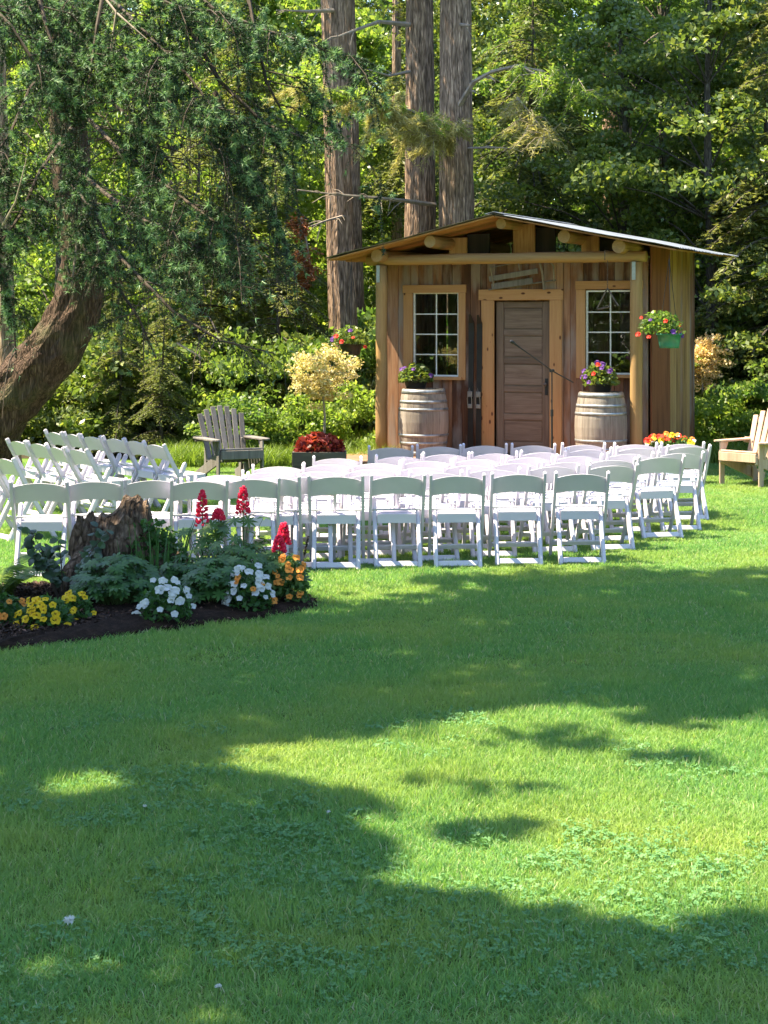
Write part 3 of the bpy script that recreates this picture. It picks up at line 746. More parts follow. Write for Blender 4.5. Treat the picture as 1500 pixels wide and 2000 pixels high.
    # short boards that carry the roof on the front and back walls, dark boards beside them
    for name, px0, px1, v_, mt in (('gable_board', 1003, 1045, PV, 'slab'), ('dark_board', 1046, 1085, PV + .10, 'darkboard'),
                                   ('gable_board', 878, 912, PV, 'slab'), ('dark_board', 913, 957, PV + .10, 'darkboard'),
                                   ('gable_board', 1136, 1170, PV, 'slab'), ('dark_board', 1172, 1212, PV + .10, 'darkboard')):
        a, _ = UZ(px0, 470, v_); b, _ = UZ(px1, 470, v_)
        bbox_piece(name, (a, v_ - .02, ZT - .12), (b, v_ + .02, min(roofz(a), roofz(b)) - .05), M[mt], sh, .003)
    for u_ in (-1.5, -.9, .9, 1.5):
        bbox_piece('gable_board', (u_, PV + WD - .03, ZT - .1), (u_ + .25, PV + WD - .005, roofz(abs(u_) + .25) - .05), M['cedar'], sh, .003)
    # --- windows
    def window(p):
        tl, tr, tt, tb, s0, s1, st, sb = p
        a0, z1 = UZ(tl, tt, PV); a1, z0 = UZ(tr, tb, PV); b0, y1 = UZ(s0, st, PV); b1, y0 = UZ(s1, sb, PV)
        fr = MB(); t = .024
        fr.box(((b0 + b1) / 2, PV + .01, y1 - t / 2), (b1 - b0, .04, t)); fr.box(((b0 + b1) / 2, PV + .01, y0 + t / 2), (b1 - b0, .04, t))
        for x in (b0 + t / 2, b1 - t / 2): fr.box((x, PV + .01, (y0 + y1) / 2), (t, .04, y1 - y0 - 2 * t))
        w = fr.build('window', M['white_paint'], sh, bevel=.002)
        f0 = PV - .028
        for nm, lo, hi, mt in (('trim_board', (a0, f0 - .014, z0), (b0 - .002, f0 + .014, z1 - .115), 'trim_z'), ('trim_board', (b1 + .002, f0 - .014, z0), (a1, f0 + .014, z1 - .115), 'trim_z'),
                               ('trim_board', (a0 - .01, f0 - .018, z1 - .113), (a1 + .01, f0 + .014, z1), 'trim_x'), ('sill', (b0 - .06, PV - .07, y0 - .045), (b1 + .06, PV + .014, y0 - .002), 'trim_x')):
            bbox_piece(nm, lo, hi, M[mt], w, .003)
        i0, i1, k0, k1 = b0 + t, b1 - t, y0 + t, y1 - t; mw = .016
        um = (i0 + i1) / 2
        bbox_piece('muntin', (um - mw / 2, PV - .002, k0), (um + mw / 2, PV + .022, k1), M['white_paint'], w, .001)
        for r in range(1, 4):
            zz = k0 + (k1 - k0) * r / 4
            for x0, x1 in ((i0, um - mw / 2), (um + mw / 2, i1)): bbox_piece('muntin', (x0, PV - .001, zz - mw / 2), (x1, PV + .021, zz + mw / 2), M['white_paint'], w, .001)
        for r in range(4):
            for x0, x1 in ((i0, um - mw / 2), (um + mw / 2, i1)):
                za = k0 + (k1 - k0) * r / 4 + (mw / 2 if r else 0); zb = k0 + (k1 - k0) * (r + 1) / 4 - (mw / 2 if r < 3 else 0)
                g = MB(); g.box((0, 0, 0), (x1 - x0, .003, zb - za))
                o = g.build('pane', M['glass'], w, ((x0 + x1) / 2, PV + .012, (za + zb) / 2)); o.rotation_euler = (R(random.uniform(-.5, .5)), 0, R(random.uniform(-.5, .5)))
    window((790, 911, 557, 742, 808, 897, 571, 736))
    window((1127, 1256, 549, 740, 1145, 1240, 567, 732))
    # --- door
    m = MB(); dv = PV + .02
    c = (du0 + du1) / 2; dw = du1 - du0 - .02; dh = dz1 - FL - .015
    m.box((c, dv + .02, FL + dh / 2 + .005), (dw - .02, .012, dh - .02))
    door = m.build('door', M['door'], sh)
    st = .11
    for s in (-1, 1): bbox_piece('stile', (c + s * (dw / 2 - st / 2) - st / 2, dv - .005, FL + .005), (c + s * (dw / 2 - st / 2) + st / 2, dv + .03, FL + dh), M['doorz'], door, .004)
    npan = 5; rail = .085; zz = FL + .005; ph = (dh - .005 - rail * (npan + 1) - .08) / npan
    for i in range(npan + 1):
        h = rail + (.08 if i == 0 else 0)
        bbox_piece('rail', (c - dw / 2 + st + .001, dv - .003, zz), (c + dw / 2 - st - .001, dv + .03, zz + h), M['door'], door, .004); zz += h
        if i < npan:
            bbox_piece('panel', (c - dw / 2 + st + .012, dv + .006, zz + .012), (c + dw / 2 - st - .012, dv + .02, zz + ph - .012), M['door'], door, .005); zz += ph
    bbox_piece('lock_plate', (c + dw / 2 - .075, dv - .012, FL + .83), (c + dw / 2 - .03, dv - .004, FL + 1.06), M['black'], door, .003)
    k = MB(); k.tube([(0, 0, 0), (0, -.035, 0), (0, -.05, 0), (0, -.065, 0)], [.01, .012, .026, .02], 12)
    k.build('knob', M['iron'], door, (c + dw / 2 - .052, dv - .012, FL + .98), smooth=True)
    # door frame
    a0, zt = UZ(942, 565, PV); a1, _ = UZ(1099, 565, PV); h0, _ = UZ(937, 565, PV); h1, _ = UZ(1102, 565, PV); _, zb = UZ(1020, 586, PV); _, ztt = UZ(1020, 565, PV)
    f0 = PV - .03; m = MB(); m.box((c, PV + .0, dz1 + .008), (du1 - du0, .05, .014))
    df = m.build('door_frame', M['trim_x'], sh)
    bbox_piece('trim_board', (a0, f0 - .014, FL), (du0 - .001, f0 + .014, zb - .002), M['trim_z'], df, .003)
    bbox_piece('trim_board', (du1 + .001, f0 - .014, FL), (a1, f0 + .014, zb - .002), M['trim_z'], df, .003)
    bbox_piece('trim_board', (h0, f0 - .02, zb), (h1, f0 + .014, ztt), M['trim_x'], df, .003)
    # --- porch floor
    m = MB()
    for v_ in (-1.35, -.5, .3): m.box((0.1, v_, .075), (4.6, .09, .14))
    pf = m.build('porch_floor', M['planter'], sh)
    v = -1.45
    while v < .40:
        bbox_piece('deck_board', (-2.25, v, .148), (2.45, v + .133, .184), M['deck'], pf, .004); v += .14
    return sh
cabin = build_cabin()
def CW(u, v, z): return Vector((CX + cT * u + sT * v, CY - sT * u + cT * v, z))
DK = 0.184   # porch floor height

# ------------------------------------------------------------------ white folding chairs
def rail_mesh(name, pts, w, t, bevel=.006):
    """flat bar of width w (x) and depth t that follows pts in the y-z plane"""
    V = []; Fs = []; n = len(pts)
    for i, p in enumerate(pts):
        p = Vector(p); d = (Vector(pts[min(i + 1, n - 1)]) - Vector(pts[max(i - 1, 0)])).normalized()
        q = Vector((0, -d.z, d.y))
        k = 1.0
        if i in (0,) and name == 'rear_leg': k = .55
        for sx, sq in ((-1, -1), (1, -1), (1, 1), (-1, 1)): V.append(p + Vector((sx * w / 2, 0, 0)) + q * sq * t / 2 * k)
    for i in range(n - 1):
        for k in range(4): a, b = i * 4 + k, i * 4 + (k + 1) % 4; Fs.append((a, b, b + 4, a + 4))
    Fs.append((3, 2, 1, 0)); Fs.append(tuple(range((n - 1) * 4, n * 4)))
    m = MB(); m.add(V, Fs)
    me = m.mesh(name, 0)
    bm = bmesh.new(); bm.from_mesh(me); bmesh.ops.recalc_face_normals(bm, faces=bm.faces[:])
    ed = [e for e in bm.edges if len(e.link_faces) == 2 and e.calc_face_angle(0) > .6]
    bmesh.ops.bevel(bm, geom=ed, offset=bevel, segments=2, affect='EDGES', clamp_overlap=True); bm.to_mesh(me); bm.free()
    me.materials.append(M['chair']); return me
def make_chair():
    t = empty('folding_chair')
    fl = rail_mesh('front_leg', [(0, -.245, .79), (0, -.212, .715), (0, -.06, .44), (0, .08, .205), (0, .205, 0)], .026, .044)
    rl = rail_mesh('rear_leg', [(0, .035, .585), (0, .025, .555), (0, -.035, .43), (0, -.265, 0)], .036, .050, .009)
    for s in (-1, 1): obj('front_leg', fl, None, t, (s * .222, 0, 0))
    for s in (-1, 1): obj('rear_leg', rl, None, t, (s * .183, 0, 0))
    # arched back panel
    V = []; Fs = []; n = 14
    for lay in (0, 1):
        for j in range(4):
            for i in range(n + 1):
                x = -.209 + .418 * i / n; a = 1 - (x / .209) ** 2
                zt = .735 + .034 * a; zb = .598 + .022 * a; f = j / 3; z = zb + (zt - zb) * f
                y = -.06 - (z - .44) * .52 - .018 * a + (.0 if lay == 0 else .020)
                V.append((x, y, z))
    W_ = n + 1; o1 = 4 * W_
    for j in range(3):
        for i in range(n):
            A = j * W_ + i; Fs.append((A, A + 1, A + W_ + 1, A + W_)); Fs.append((o1 + A, o1 + A + W_, o1 + A + W_ + 1, o1 + A + 1))
    for i in range(n):
        Fs.append((i, o1 + i, o1 + i + 1, i + 1)); A = 3 * W_ + i; Fs.append((A, A + 1, o1 + A + 1, o1 + A))
    for j in range(3):
        A = j * W_; Fs.append((A, A + W_, o1 + A + W_, o1 + A)); A += n; Fs.append((A, o1 + A, o1 + A + W_, A + W_))
    m = MB(); m.add(V, Fs); m.build('backrest', M['chair'], t, smooth=False)
    # seat: domed pad on a deep frame
    V = []; Fs = []; n = 10
    for i in range(n + 1):
        for j in range(n + 1):
            x = -.160 + .32 * i / n; y = -.095 + .355 * j / n; e = min(1, 5 * min(i, n - i, j, n - j) / n)
            V.append((x, y, .438 + .016 * e + .014 * (j / n)))
    for i in range(n):
        for j in range(n): A = i * (n + 1) + j; Fs.append((A, A + n + 1, A + n + 2, A + 1))
    m = MB(); m.add(V, Fs)
    m.box((0, -.085, .405), (.326, .022, .075)); m.box((0, .255, .415), (.41, .022, .075))
    for s in (-1, 1): m.box((s * .182, .15, .415), (.05, .20, .07)); 
    m.box((0, .085, .425), (.318, .34, .024))
    m.build('seat', M['chair'], t, bevel=0, smooth=False)
    m = MB(); m.box((0, 0, 0), (.33, .030, .050)); m.build('foot_bar', M['chair'], t, (0, -.245, .040), (R(-27), 0, 0), bevel=.006)
    m = MB(); m.box((0, 0, 0), (.418, .020, .046)); m.build('stretcher', M['chair'], t, (0, .118, .142), (R(30), 0, 0), bevel=.005)
    m = MB(); m.tube([(-.209, -.035, .475), (.209, -.035, .475)], .009, 8); m.build('pivot_rod', M['bracket'], t)
    return t
chair0 = make_chair(); chair_used = [False]
ORD = ['first', 'second', 'third', 'fourth', 'fifth', 'sixth', 'seventh', 'eighth', 'ninth', 'tenth']
def place_chair(x, y, face, label, group):
    """face: heading of the chair, degrees anticlockwise from straight away"""
    o = chair0 if not chair_used[0] else copy_tree(chair0); chair_used[0] = True
    x += random.uniform(-.012, .012); y += random.uniform(-.03, .03)
    o.location = (x, y, random.uniform(-.006, .002)); o.rotation_euler = (R(random.uniform(-.8, .8)), R(random.uniform(-.6, .6)), R(face + random.uniform(-4, 4)))
    tag(o, label, 'chair', group)
def chair_row(pxs, y0, y1, rowname, group):
    """chairs with their back tops at pixels pxs, top row sloping from y0 to y1"""
    a, b = W(pxs[0], y0, 1.28 * F / (y0 - HOR)), W(pxs[-1], y1, 1.28 * F / (y1 - HOR))
    ang = math.degrees(math.atan2(b.y - a.y, b.x - a.x))
    for i, p in enumerate(pxs):
        k = (p - 750) / F                       # point of the row line seen in column p
        t = (a.x - k * a.y) / (k * (b.y - a.y) - (b.x - a.x))
        q = a + (b - a) * t
        hd = ang * .30; f = R(hd); ox, oy = -math.sin(f) * .235, math.cos(f) * .235     # the back stands behind the chair's middle
        if i == 0: pos = 'at its left end'
        elif i == len(pxs) - 1: pos = 'at its right end'
        else: pos = '%s from its left end' % ORD[i]
        place_chair(q.x + ox, q.y + oy, hd, 'white folding chair in %s, %s' % (rowname, pos), group)
GR = 'white folding chairs facing the cabin'
chair_row([75, 181, 293, 421, 537, 660, 776, 894, 1015, 1137], 937, 920, 'the nearest long row', GR)
chair_row([385, 494, 607, 730, 852, 965, 1080, 1196], 935, 904, 'the second nearest row', GR)
chair_row([433, 527, 624, 723, 820, 916, 1008, 1103, 1198, 1293], 922, 890, 'the third nearest row', GR)
chair_row([545, 641, 735, 837, 936, 1031, 1128, 1230, 1331], 906, 880, 'the fourth nearest row', GR)
chair_row([658, 776, 870, 964, 1060, 1151, 1250, 1347], 891, 868, 'the fifth nearest row', GR)
chair_row([765, 857, 945, 1040, 1140, 1243, 1335], 869, 863, 'the last row before the cabin', GR)
GL = 'white folding chairs in the angled left block'
def angled_row(px, top, n, face, rowname):
    d = 1.28 * F / (top - HOR); q = W(px, top, d); f = R(face)
    dx, dy = math.cos(f) * .50, math.sin(f) * .50
    for i in range(n):
        x = q.x - dx * i - math.sin(f) * .235; y = q.y - dy * i * .97 + math.cos(f) * .235
        pos = 'at its right end' if i == 0 else '%s from its right end' % ORD[i]
        place_chair(x, y, face, 'white folding chair in %s of the left block, %s' % (rowname, pos), GL)
angled_row(302, 863, 6, -55, 'the far row')
angled_row(152, 874, 4, -55, 'the middle row')
angled_row(4, 891, 2, -55, 'the near row')

# ------------------------------------------------------------------ adirondack chairs
def adirondack(label, loc, rz, mat):
    """faces local +y"""
    t = thing('adirondack_chair', label, 'chair', loc, rz, 'adirondack chairs beside the cabin')
    def board(name, A, B, w, th, up): m = MB(); m.beam(A, B, w, th, up); return m.build(name, mat, t, bevel=.004)
    for s in (-1, 1):
        board('front_leg', (s * .295, .34, 0), (s * .295, .34, .545), .022, .09, (0, 1, 0))
        board('stringer', (s * .268, .40, .36), (s * .268, -.50, .05), .024, .13, (0, 0, 1))
        m = MB(); L_ = .74
        out = [(-.065, -.30), (.065, -.30), (.07, .2), (.055, .38), (0, .43), (-.055, .38), (-.07, .2)]
        V = [(x, y, z) for z in (0, .022) for x, y in out]; n = len(out)
        m.add(V, [tuple(reversed(range(n))), tuple(range(n, 2 * n))] + [(i, (i + 1) % n, n + (i + 1) % n, n + i) for i in range(n)])
        m.build('armrest', mat, t, (s * .335, 0.0, .547), bevel=.003)
        m = MB(); V = [(s * .312 + dx, y, z) for dx in (-.012, .012) for y, z in ((.31, .54), (.30, .36), (.20, .54))]
        m.add(V, [(0, 1, 2), (5, 4, 3), (0, 3, 4, 1), (1, 4, 5, 2), (2, 5, 3, 0)]); m.build('arm_bracket', mat, t)
    for i in range(6):
        y = .37 - i * .088; z = .435 - i * .030
        m = MB(); m.box((0, 0, 0), (.54, .078, .022)); m.build('seat_slat', mat, t, (0, y, z), (R(19), 0, 0), bevel=.004)
    m = MB(); m.box((0, 0, 0), (.562, .022, .11)); m.build('front_apron', mat, t, (0, .418, .375), bevel=.004)
    n = 7
    for i in range(n):
        k = i - 3; hgt = .78 - .012 * k * k; fan = k * .006
        A = Vector((k * .076, -.10, .24)); B = A + Vector((fan * 3.2, -.38 * hgt, .92 * hgt))
        m = MB(); m.beam(A, B, .070, .02, (0, 1, .4)); m.build('back_slat', mat, t, bevel=.005)
    for z, y, w in ((.545, -.252, .78), (.30, -.145, .54), (.80, -.358, .60)):
        m = MB(); m.box((0, 0, 0), (w, .022, .07)); m.build('back_brace', mat, t, (0, y, z), (R(22), 0, 0), bevel=.003)
    for s in (-1, 1): board('rear_leg', (s * .24, -.27, 0), (s * .24, -.235, .55), .022, .08, (0, 1, 0))
    return t
p = W(450, 800, 22.6)
adirondack('weathered grey adirondack chair facing us behind the left block of chairs', (p.x, 22.6, 0), R(180 + 26), M['greywood'])
p = W(1480, 800, 22.1)
adirondack('bleached pale wooden adirondack chair turned left at the right edge of the lawn', (p.x, 22.1, 0), R(132), M['paleslat'])

# ------------------------------------------------------------------ barrels
def barrel_proto(label):
    t = thing('wine_barrel', label, 'barrel', group='old oak barrels on the porch')
    Hh = .93; n = 22
    def rad(z): k = (z / Hh - .5) * 2; return .29 + .062 * (1 - k * k)
    zs = np.linspace(0, Hh, 9); da = 2 * math.pi / n
    V = []; Fs = []
    for lay, off in ((0, 0.0), (1, -.024)):
        for z in zs:
            for k in range(4):
                a = -da / 2 * .985 + da * .985 * k / 3; r = rad(z) + off; V.append((r * math.cos(a), r * math.sin(a), z))
    o1 = 9 * 4
    for i in range(8):
        for k in range(3):
            A = i * 4 + k; Fs.append((A, A + 1, A + 5, A + 4)); Fs.append((o1 + A, o1 + A + 4, o1 + A + 5, o1 + A + 1))
        A = i * 4; Fs.append((A, A + 4, o1 + A + 4, o1 + A)); A += 3; Fs.append((A, o1 + A, o1 + A + 4, A + 4))
    for k in range(3): Fs.append((k, o1 + k, o1 + k + 1, k + 1)); A = 32 + k; Fs.append((A, A + 1, o1 + A + 1, o1 + A))
    m = MB(); m.add(V, Fs); st = m.mesh('stave'); st.materials.append(M['barrel'])
    for k in range(n): obj('stave', st, None, t, (0, 0, 0), (0, 0, da * k + .1))
    for z, h in ((.012, .055), (.16, .038), (.27, .036), (.63, .036), (.735, .038), (.865, .055)):
        m = MB(); m.lathe([(rad(z) + .001, z), (rad(z) + .005, z + .001), (rad(z + h) + .005, z + h - .001), (rad(z + h) + .001, z + h)], 40, close=False)
        m.build('hoop', M['hoop'], t, smooth=True)
    m = MB(); m.lathe([(.27, Hh - .05), (.27, Hh - .03)], 28); m.build('barrel_head', M['barrel'], t)
    return t
b1 = barrel_proto('weathered oak barrel with flowers on top under the left cabin window')
u_, _ = UZ(827, 760, -.05); b1.location = CW(u_, -.05, DK)
b2 = copy_tree(b1); u2_, _ = UZ(1174, 760, -.12); b2.location = CW(u2_, -.12, DK); b2.rotation_euler = (0, 0, 1.3)
tag(b2, 'weathered oak barrel with purple flowers on top right of the cabin door')

# ------------------------------------------------------------------ small plants and flowers
def blossom_mesh(name, mat, r=.024, petals=5, eye=True):
    """flat pansy/petunia face looking +z"""
    V = []; Fs = []; mi = []
    for k in range(petals):
        a = 2 * math.pi * k / petals + .3; i0 = len(V); V.append((0, 0, 0.0 + .0015 * (k % 2)))
        for q in range(7):
            b = a + (q / 6 - .5) * 1.5; rr = r * (.78 + .26 * math.sin(math.pi * q / 6)); V.append((rr * math.cos(b), rr * math.sin(b), .003 * (k % 2) + r * .18 * math.sin(3 * b)))
        Fs += [tuple([i0] + list(range(i0 + 1, i0 + 8)))]
    m = MB(); m.add(V, Fs)
    if eye:
        m.add([(.22 * r * math.cos(x), .22 * r * math.sin(x), .005) for x in np.linspace(0, 5.6, 7)], [tuple(range(7))])
    me = m.mesh(name); me.materials.append(mat)
    if eye:
        me.materials.append(M['p_eye']); me.polygons[len(me.polygons) - 1].material_index = 1
    return me
BL = {}
for k_, r_ in (('yellow', .027), ('orange', .026), ('white', .028), ('purple', .034), ('red', .032)):
    BL[k_] = blossom_mesh(k_ + '_blossom', M['p_' + k_], r_, 5, k_ in ('yellow', 'orange'))
def foliage_obj(name, mat, parent, P, L, Wd, up=.7, spread=.7, along=None):
    V, Q = leaf_quads(P, L, Wd, up, spread, along=along); me = fast_mesh(name, V, Q); me.materials.append(mat)
    return obj(name, me, None, parent)
def mound(n, rx, ry, h):
    d = nrm(rng.normal(size=(n, 3))) * (rng.uniform(.35, 1, n) ** .5)[:, None]
    P = np.stack([d[:, 0] * rx, d[:, 1] * ry, np.abs(d[:, 2]) * h], 1); return P
def flower_plant(name, label, cat, loc, rx, h, leaves, cols, leafmat_='lf_bed', leaf=.05, group=None, ry=None, spots=None, face=.7, droop=0.0, base=0.0, leafw=.5, shift=(0, 0, 0)):
    """mound of leaves with single blossoms that look up and towards the light side"""
    t = thing(name, label, cat, loc, 0, group); ry = ry or rx
    P = mound(leaves, rx, ry, h); P[:, 2] += base; P += np.array(shift) * rng.uniform(.3, 1.3, (len(P), 1))
    foliage_obj('foliage', M[leafmat_], t, P, leaf, leaf * leafw, .6, .8)
    for c, n in cols:
        for i in range(n):
            az = random.uniform(0, 2 * math.pi); el = random.uniform(.08, 1.2) if not droop else random.uniform(-.2, .9)
            if math.sin(az) > .35: az = -az                       # mostly on the near side
            p = Vector((math.cos(az) * math.cos(el) * rx * 1.02, math.sin(az) * math.cos(el) * ry * 1.02, base + math.sin(el) * h * 1.06 + (0 if not droop else 0)))
            p += Vector(shift) * random.uniform(.6, 1.2); o = obj('blossom', BL[c], None, t, p)
            dirv = Vector((math.cos(az) * .5 + random.uniform(-.4, .4), -face + random.uniform(-.3, .3), .7 + random.uniform(-.3, .3)))
            o.rotation_euler = dirv.to_track_quat('Z', 'Y').to_euler(); k = random.uniform(.75, 1.3); o.scale = (k, k, k)
    return t
PG = 'pansy clumps along the front of the flower bed'
ZB = .05
def bedpt(px, py): q = G(px, py); return (q.x, q.y, ZB)
flower_plant('pansy_plant', 'orange pansies in shade at the far left of the flower bed', 'flowers', bedpt(5, 1232), .17, .20, 420, [('orange', 12)], group=PG)
flower_plant('pansy_plant', 'bright yellow pansy clump at the left front of the flower bed', 'flowers', bedpt(88, 1236), .20, .19, 620, [('yellow', 26)], group=PG)
flower_plant('pansy_plant', 'yellow pansy clump beside the dark foliage, right of the yellow front clump', 'flowers', bedpt(150, 1226), .12, .20, 300, [('yellow', 12)], group=PG)
flower_plant('pansy_plant', 'white pansy clump at the middle front edge of the flower bed', 'flowers', bedpt(322, 1222), .19, .27, 560, [('white', 26)], group=PG)
flower_plant('pansy_plant', 'white pansy clump below the red lupines, mixed with a few orange blooms', 'flowers', bedpt(487, 1200), .17, .30, 560, [('white', 24), ('orange', 5)], group=PG)
flower_plant('pansy_plant', 'orange pansies at the right tip of the flower bed', 'flowers', bedpt(566, 1186), .14, .33, 460, [('orange', 18)], 'lf_lupine', group=PG)
# dark leafy perennials in the middle
def perennial(name, label, cat, loc, n, hgt, spread, leafL, leafW, mat, group=None, prof=None):
    t = thing(name, label, cat, loc, 0, group)
    P = []; Nn = []; T = []; sb = MB()
    for i in range(n):
        az = random.uniform(0, 2 * math.pi); r = spread * math.sqrt(random.random()); h = hgt * random.uniform(.35, 1) * (1 - .4 * (r / spread) ** 2)
        top = Vector((r * math.cos(az), r * math.sin(az), h)); bs = top * .35; bs.z = 0
        sb.tube([bs, (bs + top) / 2 + Vector((0, 0, .03)), top], [.004, .003, .002], 4, cap=False)
        k = 7; a0 = random.uniform(0, 6.28); nv = np.array([math.cos(az) * .35, math.sin(az) * .35 - .25, 1.0]) + rng.normal(size=3) * .15; nv /= np.linalg.norm(nv)
        t1 = np.cross(nv, [1, 0, .2]); t1 /= np.linalg.norm(t1); t2 = np.cross(nv, t1)
        for q in range(k):
            a = a0 + 2 * math.pi * q / k
            P.append(np.array(top)); Nn.append(nv); T.append(t1 * math.cos(a) + t2 * math.sin(a))
    sb.build('stems', M['stem'], t)
    V, Fs = leaf_shape(P, Nn, T, leafL, leafW, prof or ((0, .05), (.35, .38), (.65, .5), (1, 0)))
    m = MB(); m.add(V, Fs); m.build('foliage', M[mat], t)
    return t
perennial('leafy_perennial', 'tall dark divided foliage in front of the stump', 'plant', bedpt(232, 1200), 190, .40, .30, .062, .026, 'lf_bed')
perennial('leafy_perennial', 'low dark divided foliage between the two white pansy clumps', 'plant', bedpt(420, 1196), 110, .34, .22, .062, .026, 'lf_bed')
perennial('leafy_perennial', 'light green palmate foliage around the red lupine stems', 'plant', bedpt(462, 1178), 130, .46, .30, .068, .026, 'lf_lupine')
perennial('leafy_perennial', 'green foliage at the foot of the stump beside its long root', 'plant', bedpt(360, 1186), 90, .36, .20, .062, .026, 'lf_bed')
perennial('leafy_perennial', 'shaded green foliage filling the bed under the orange tip flowers', 'plant', bedpt(540, 1180), 110, .34, .22, .068, .028, 'lf_lupine')
# sword leaves by the stump
def swords(label, loc, n, hgt, rad, mat):
    t = thing('sword_leaf_plant', label, 'plant', loc); m = MB()
    for i in range(n):
        a = random.uniform(0, 6.28); r = rad * math.sqrt(random.random()); h = hgt * random.uniform(.6, 1.1); ln = random.uniform(0, .25); b = random.uniform(0, 6.28); w = .009
        p0 = Vector((r * math.cos(a), r * math.sin(a), 0)); dx = Vector((math.cos(b) * w, math.sin(b) * w, 0)); pts = []
        for k in range(5): f = k / 4; pts.append(p0 + Vector((math.cos(a) * ln * h * f * f, math.sin(a) * ln * h * f * f, h * f)))
        V = []
        for k, q in enumerate(pts): ww = dx * (1 - (k / 4) ** 3 * .95); V += [q - ww, q + ww]
        m.add(V, [(2 * k, 2 * k + 1, 2 * k + 3, 2 * k + 2) for k in range(4)])
    m.build('foliage', M[mat], t); return t
swords('upright sword shaped leaves standing in front of the stump', bedpt(300, 1186), 34, .55, .22, 'lf_bed')
# fern on the left
def fern(label, loc, n, L_, mat):
    t = thing('fern', label, 'fern', loc); P = []; Nn = []; T = []
    for i in range(n):
        az = 2 * math.pi * i / n + random.uniform(-.3, .3); l = L_ * random.uniform(.7, 1.1); rise = random.uniform(.5, .95)
        for k in range(2, 26):
            f = k / 26; r = l * f * (.55 + .3 * f); z = l * rise * (f * 1.35 - .75 * f * f)
            c = np.array([r * math.cos(az), r * math.sin(az), z + .02]); side = np.array([-math.sin(az), math.cos(az), 0])
            w = .11 * math.sin(math.pi * (1 - f) ** .7 * .95 + .05) * l / .5
            for s in (-1, 1):
                P.append(c); T.append(nrm(side * s + np.array([math.cos(az) * .35, math.sin(az) * .35, -.15]))); Nn.append(nrm(np.array([-.3 * math.cos(az), -.3 * math.sin(az), 1.0])))
    V, Fs = leaf_shape(P, Nn, T, .085 * L_ / .5, .02, ((0, .4), (.5, .45), (1, .05)))
    m = MB(); m.add(V, Fs); m.build('fronds', M[mat], t); return t
fern('bright green fern at the left edge behind the pansies', bedpt(0, 1185), 15, .52, 'lf_fern')
# round leaved shrub
def round_shrub(label, loc):
    t = thing('round_leaf_shrub', label, 'shrub', loc); sb = MB(); P = []; Nn = []; T = []
    for i in range(16):
        az = random.uniform(0, 6.28); l = random.uniform(.3, .56); tip = Vector((math.cos(az) * .30, math.sin(az) * .2, l)); base = Vector((math.cos(az) * .04, math.sin(az) * .04, 0)); mid = (base + tip) / 2 + Vector((0, 0, .08))
        sb.tube([base, mid, tip], [.006, .004, .002], 5, cap=False)
        for k in range(9):
            f = .3 + .7 * k / 8; q = base.lerp(mid, min(1, f * 2)) if f < .5 else mid.lerp(tip, f * 2 - 1)
            a = random.uniform(0, 6.28); P.append(np.array(q)); T.append(nrm(np.array([math.cos(a), math.sin(a), .25]))); Nn.append(nrm(np.array([random.uniform(-.6, .6), -.6 + random.uniform(-.5, .5), .8])))
    T = [nrm(t_ - n_ * np.dot(t_, n_)) for t_, n_ in zip(T, Nn)]
    sb.build('stems', M['twig_dark'], t)
    V, Fs = leaf_shape(P, Nn, T, .062, .062, ((0, .08), (.2, .38), (.5, .5), (.8, .38), (1, .1)))
    m = MB(); m.add(V, Fs); m.build('foliage', M['lf_round'], t); return t
round_shrub('dark round leaved shrub left of the stump', bedpt(128, 1192))
# lupines
def lupine(label, px, ytop, ybot, base_py, leaves=True):
    """spike between rows ytop and ybot of the photo, plant standing at row base_py"""
    g = G(px, base_py); t = thing('lupine', label, 'lupine', (g.x, g.y, ZB), 0, 'red lupines in the flower bed')
    z1 = H - (ytop - HOR) * g.y / F - ZB; z0 = H - (ybot - HOR) * g.y / F - ZB; lx = random.uniform(-.02, .02)
    m = MB(); m.tube([(0, 0, 0), (lx, 0, z0 * .6), (lx * .5, 0, z1)], [.007, .006, .002], 6); m.build('stem', M['stem'], t)
    n = 130; f = np.sort(rng.uniform(0, 1, n)); az = rng.uniform(0, 6.28, n); r = (.043 * (1 - f) ** .55 + .006)
    P = np.stack([lx * .6 + r * np.cos(az), r * np.sin(az), z0 + (z1 - z0) * f], 1); al = np.stack([np.cos(az), np.sin(az), .5 + 0 * az], 1)
    m = MB()
    for p_, a_ in zip(P, al):
        d = Vector(a_).normalized(); q = Vector(p_); m.tube([q - d * .016, q, q + d * .012], [.004, .0105, .002], 5, cap=False)
    m.build('flower_spike', M['p_pink'], t)
    if leaves:
        P = []; Nn = []; T = []; sb = MB()
        for i in range(13):
            az = random.uniform(0, 6.28); rr = random.uniform(.05, .20); h = z0 * random.uniform(.35, .98); c = np.array([rr * math.cos(az), rr * math.sin(az), h])
            sb.tube([(0, 0, h * .45), tuple(c)], [.003, .002], 4, cap=False)
            nv = nrm(np.array([math.cos(az) * .3, math.sin(az) * .3 - .3, 1.0]) + rng.normal(size=3) * .2); t1 = nrm(np.cross(nv, [1, .1, .2])); t2 = np.cross(nv, t1)
            for q in range(8): a = 2 * math.pi * q / 8; P.append(c); Nn.append(nv); T.append(t1 * math.cos(a) + t2 * math.sin(a))
        V, Fs = leaf_shape(P, Nn, T, .078, .026, ((0, .1), (.5, .5), (1, .05))); m = MB(); m.add(V, Fs); m.build('foliage', M['lf_lupine'], t); sb.build('leaf_stalks', M['stem'], t)
    return t
lupine('tall red lupine spike nearest the stump', 394, 957, 1027, 1170)
lupine('short small red lupine spike between the two tall ones', 424, 994, 1014, 1168)
lupine('thick crimson lupine spike, tallest of them all', 473, 950, 1003, 1172)
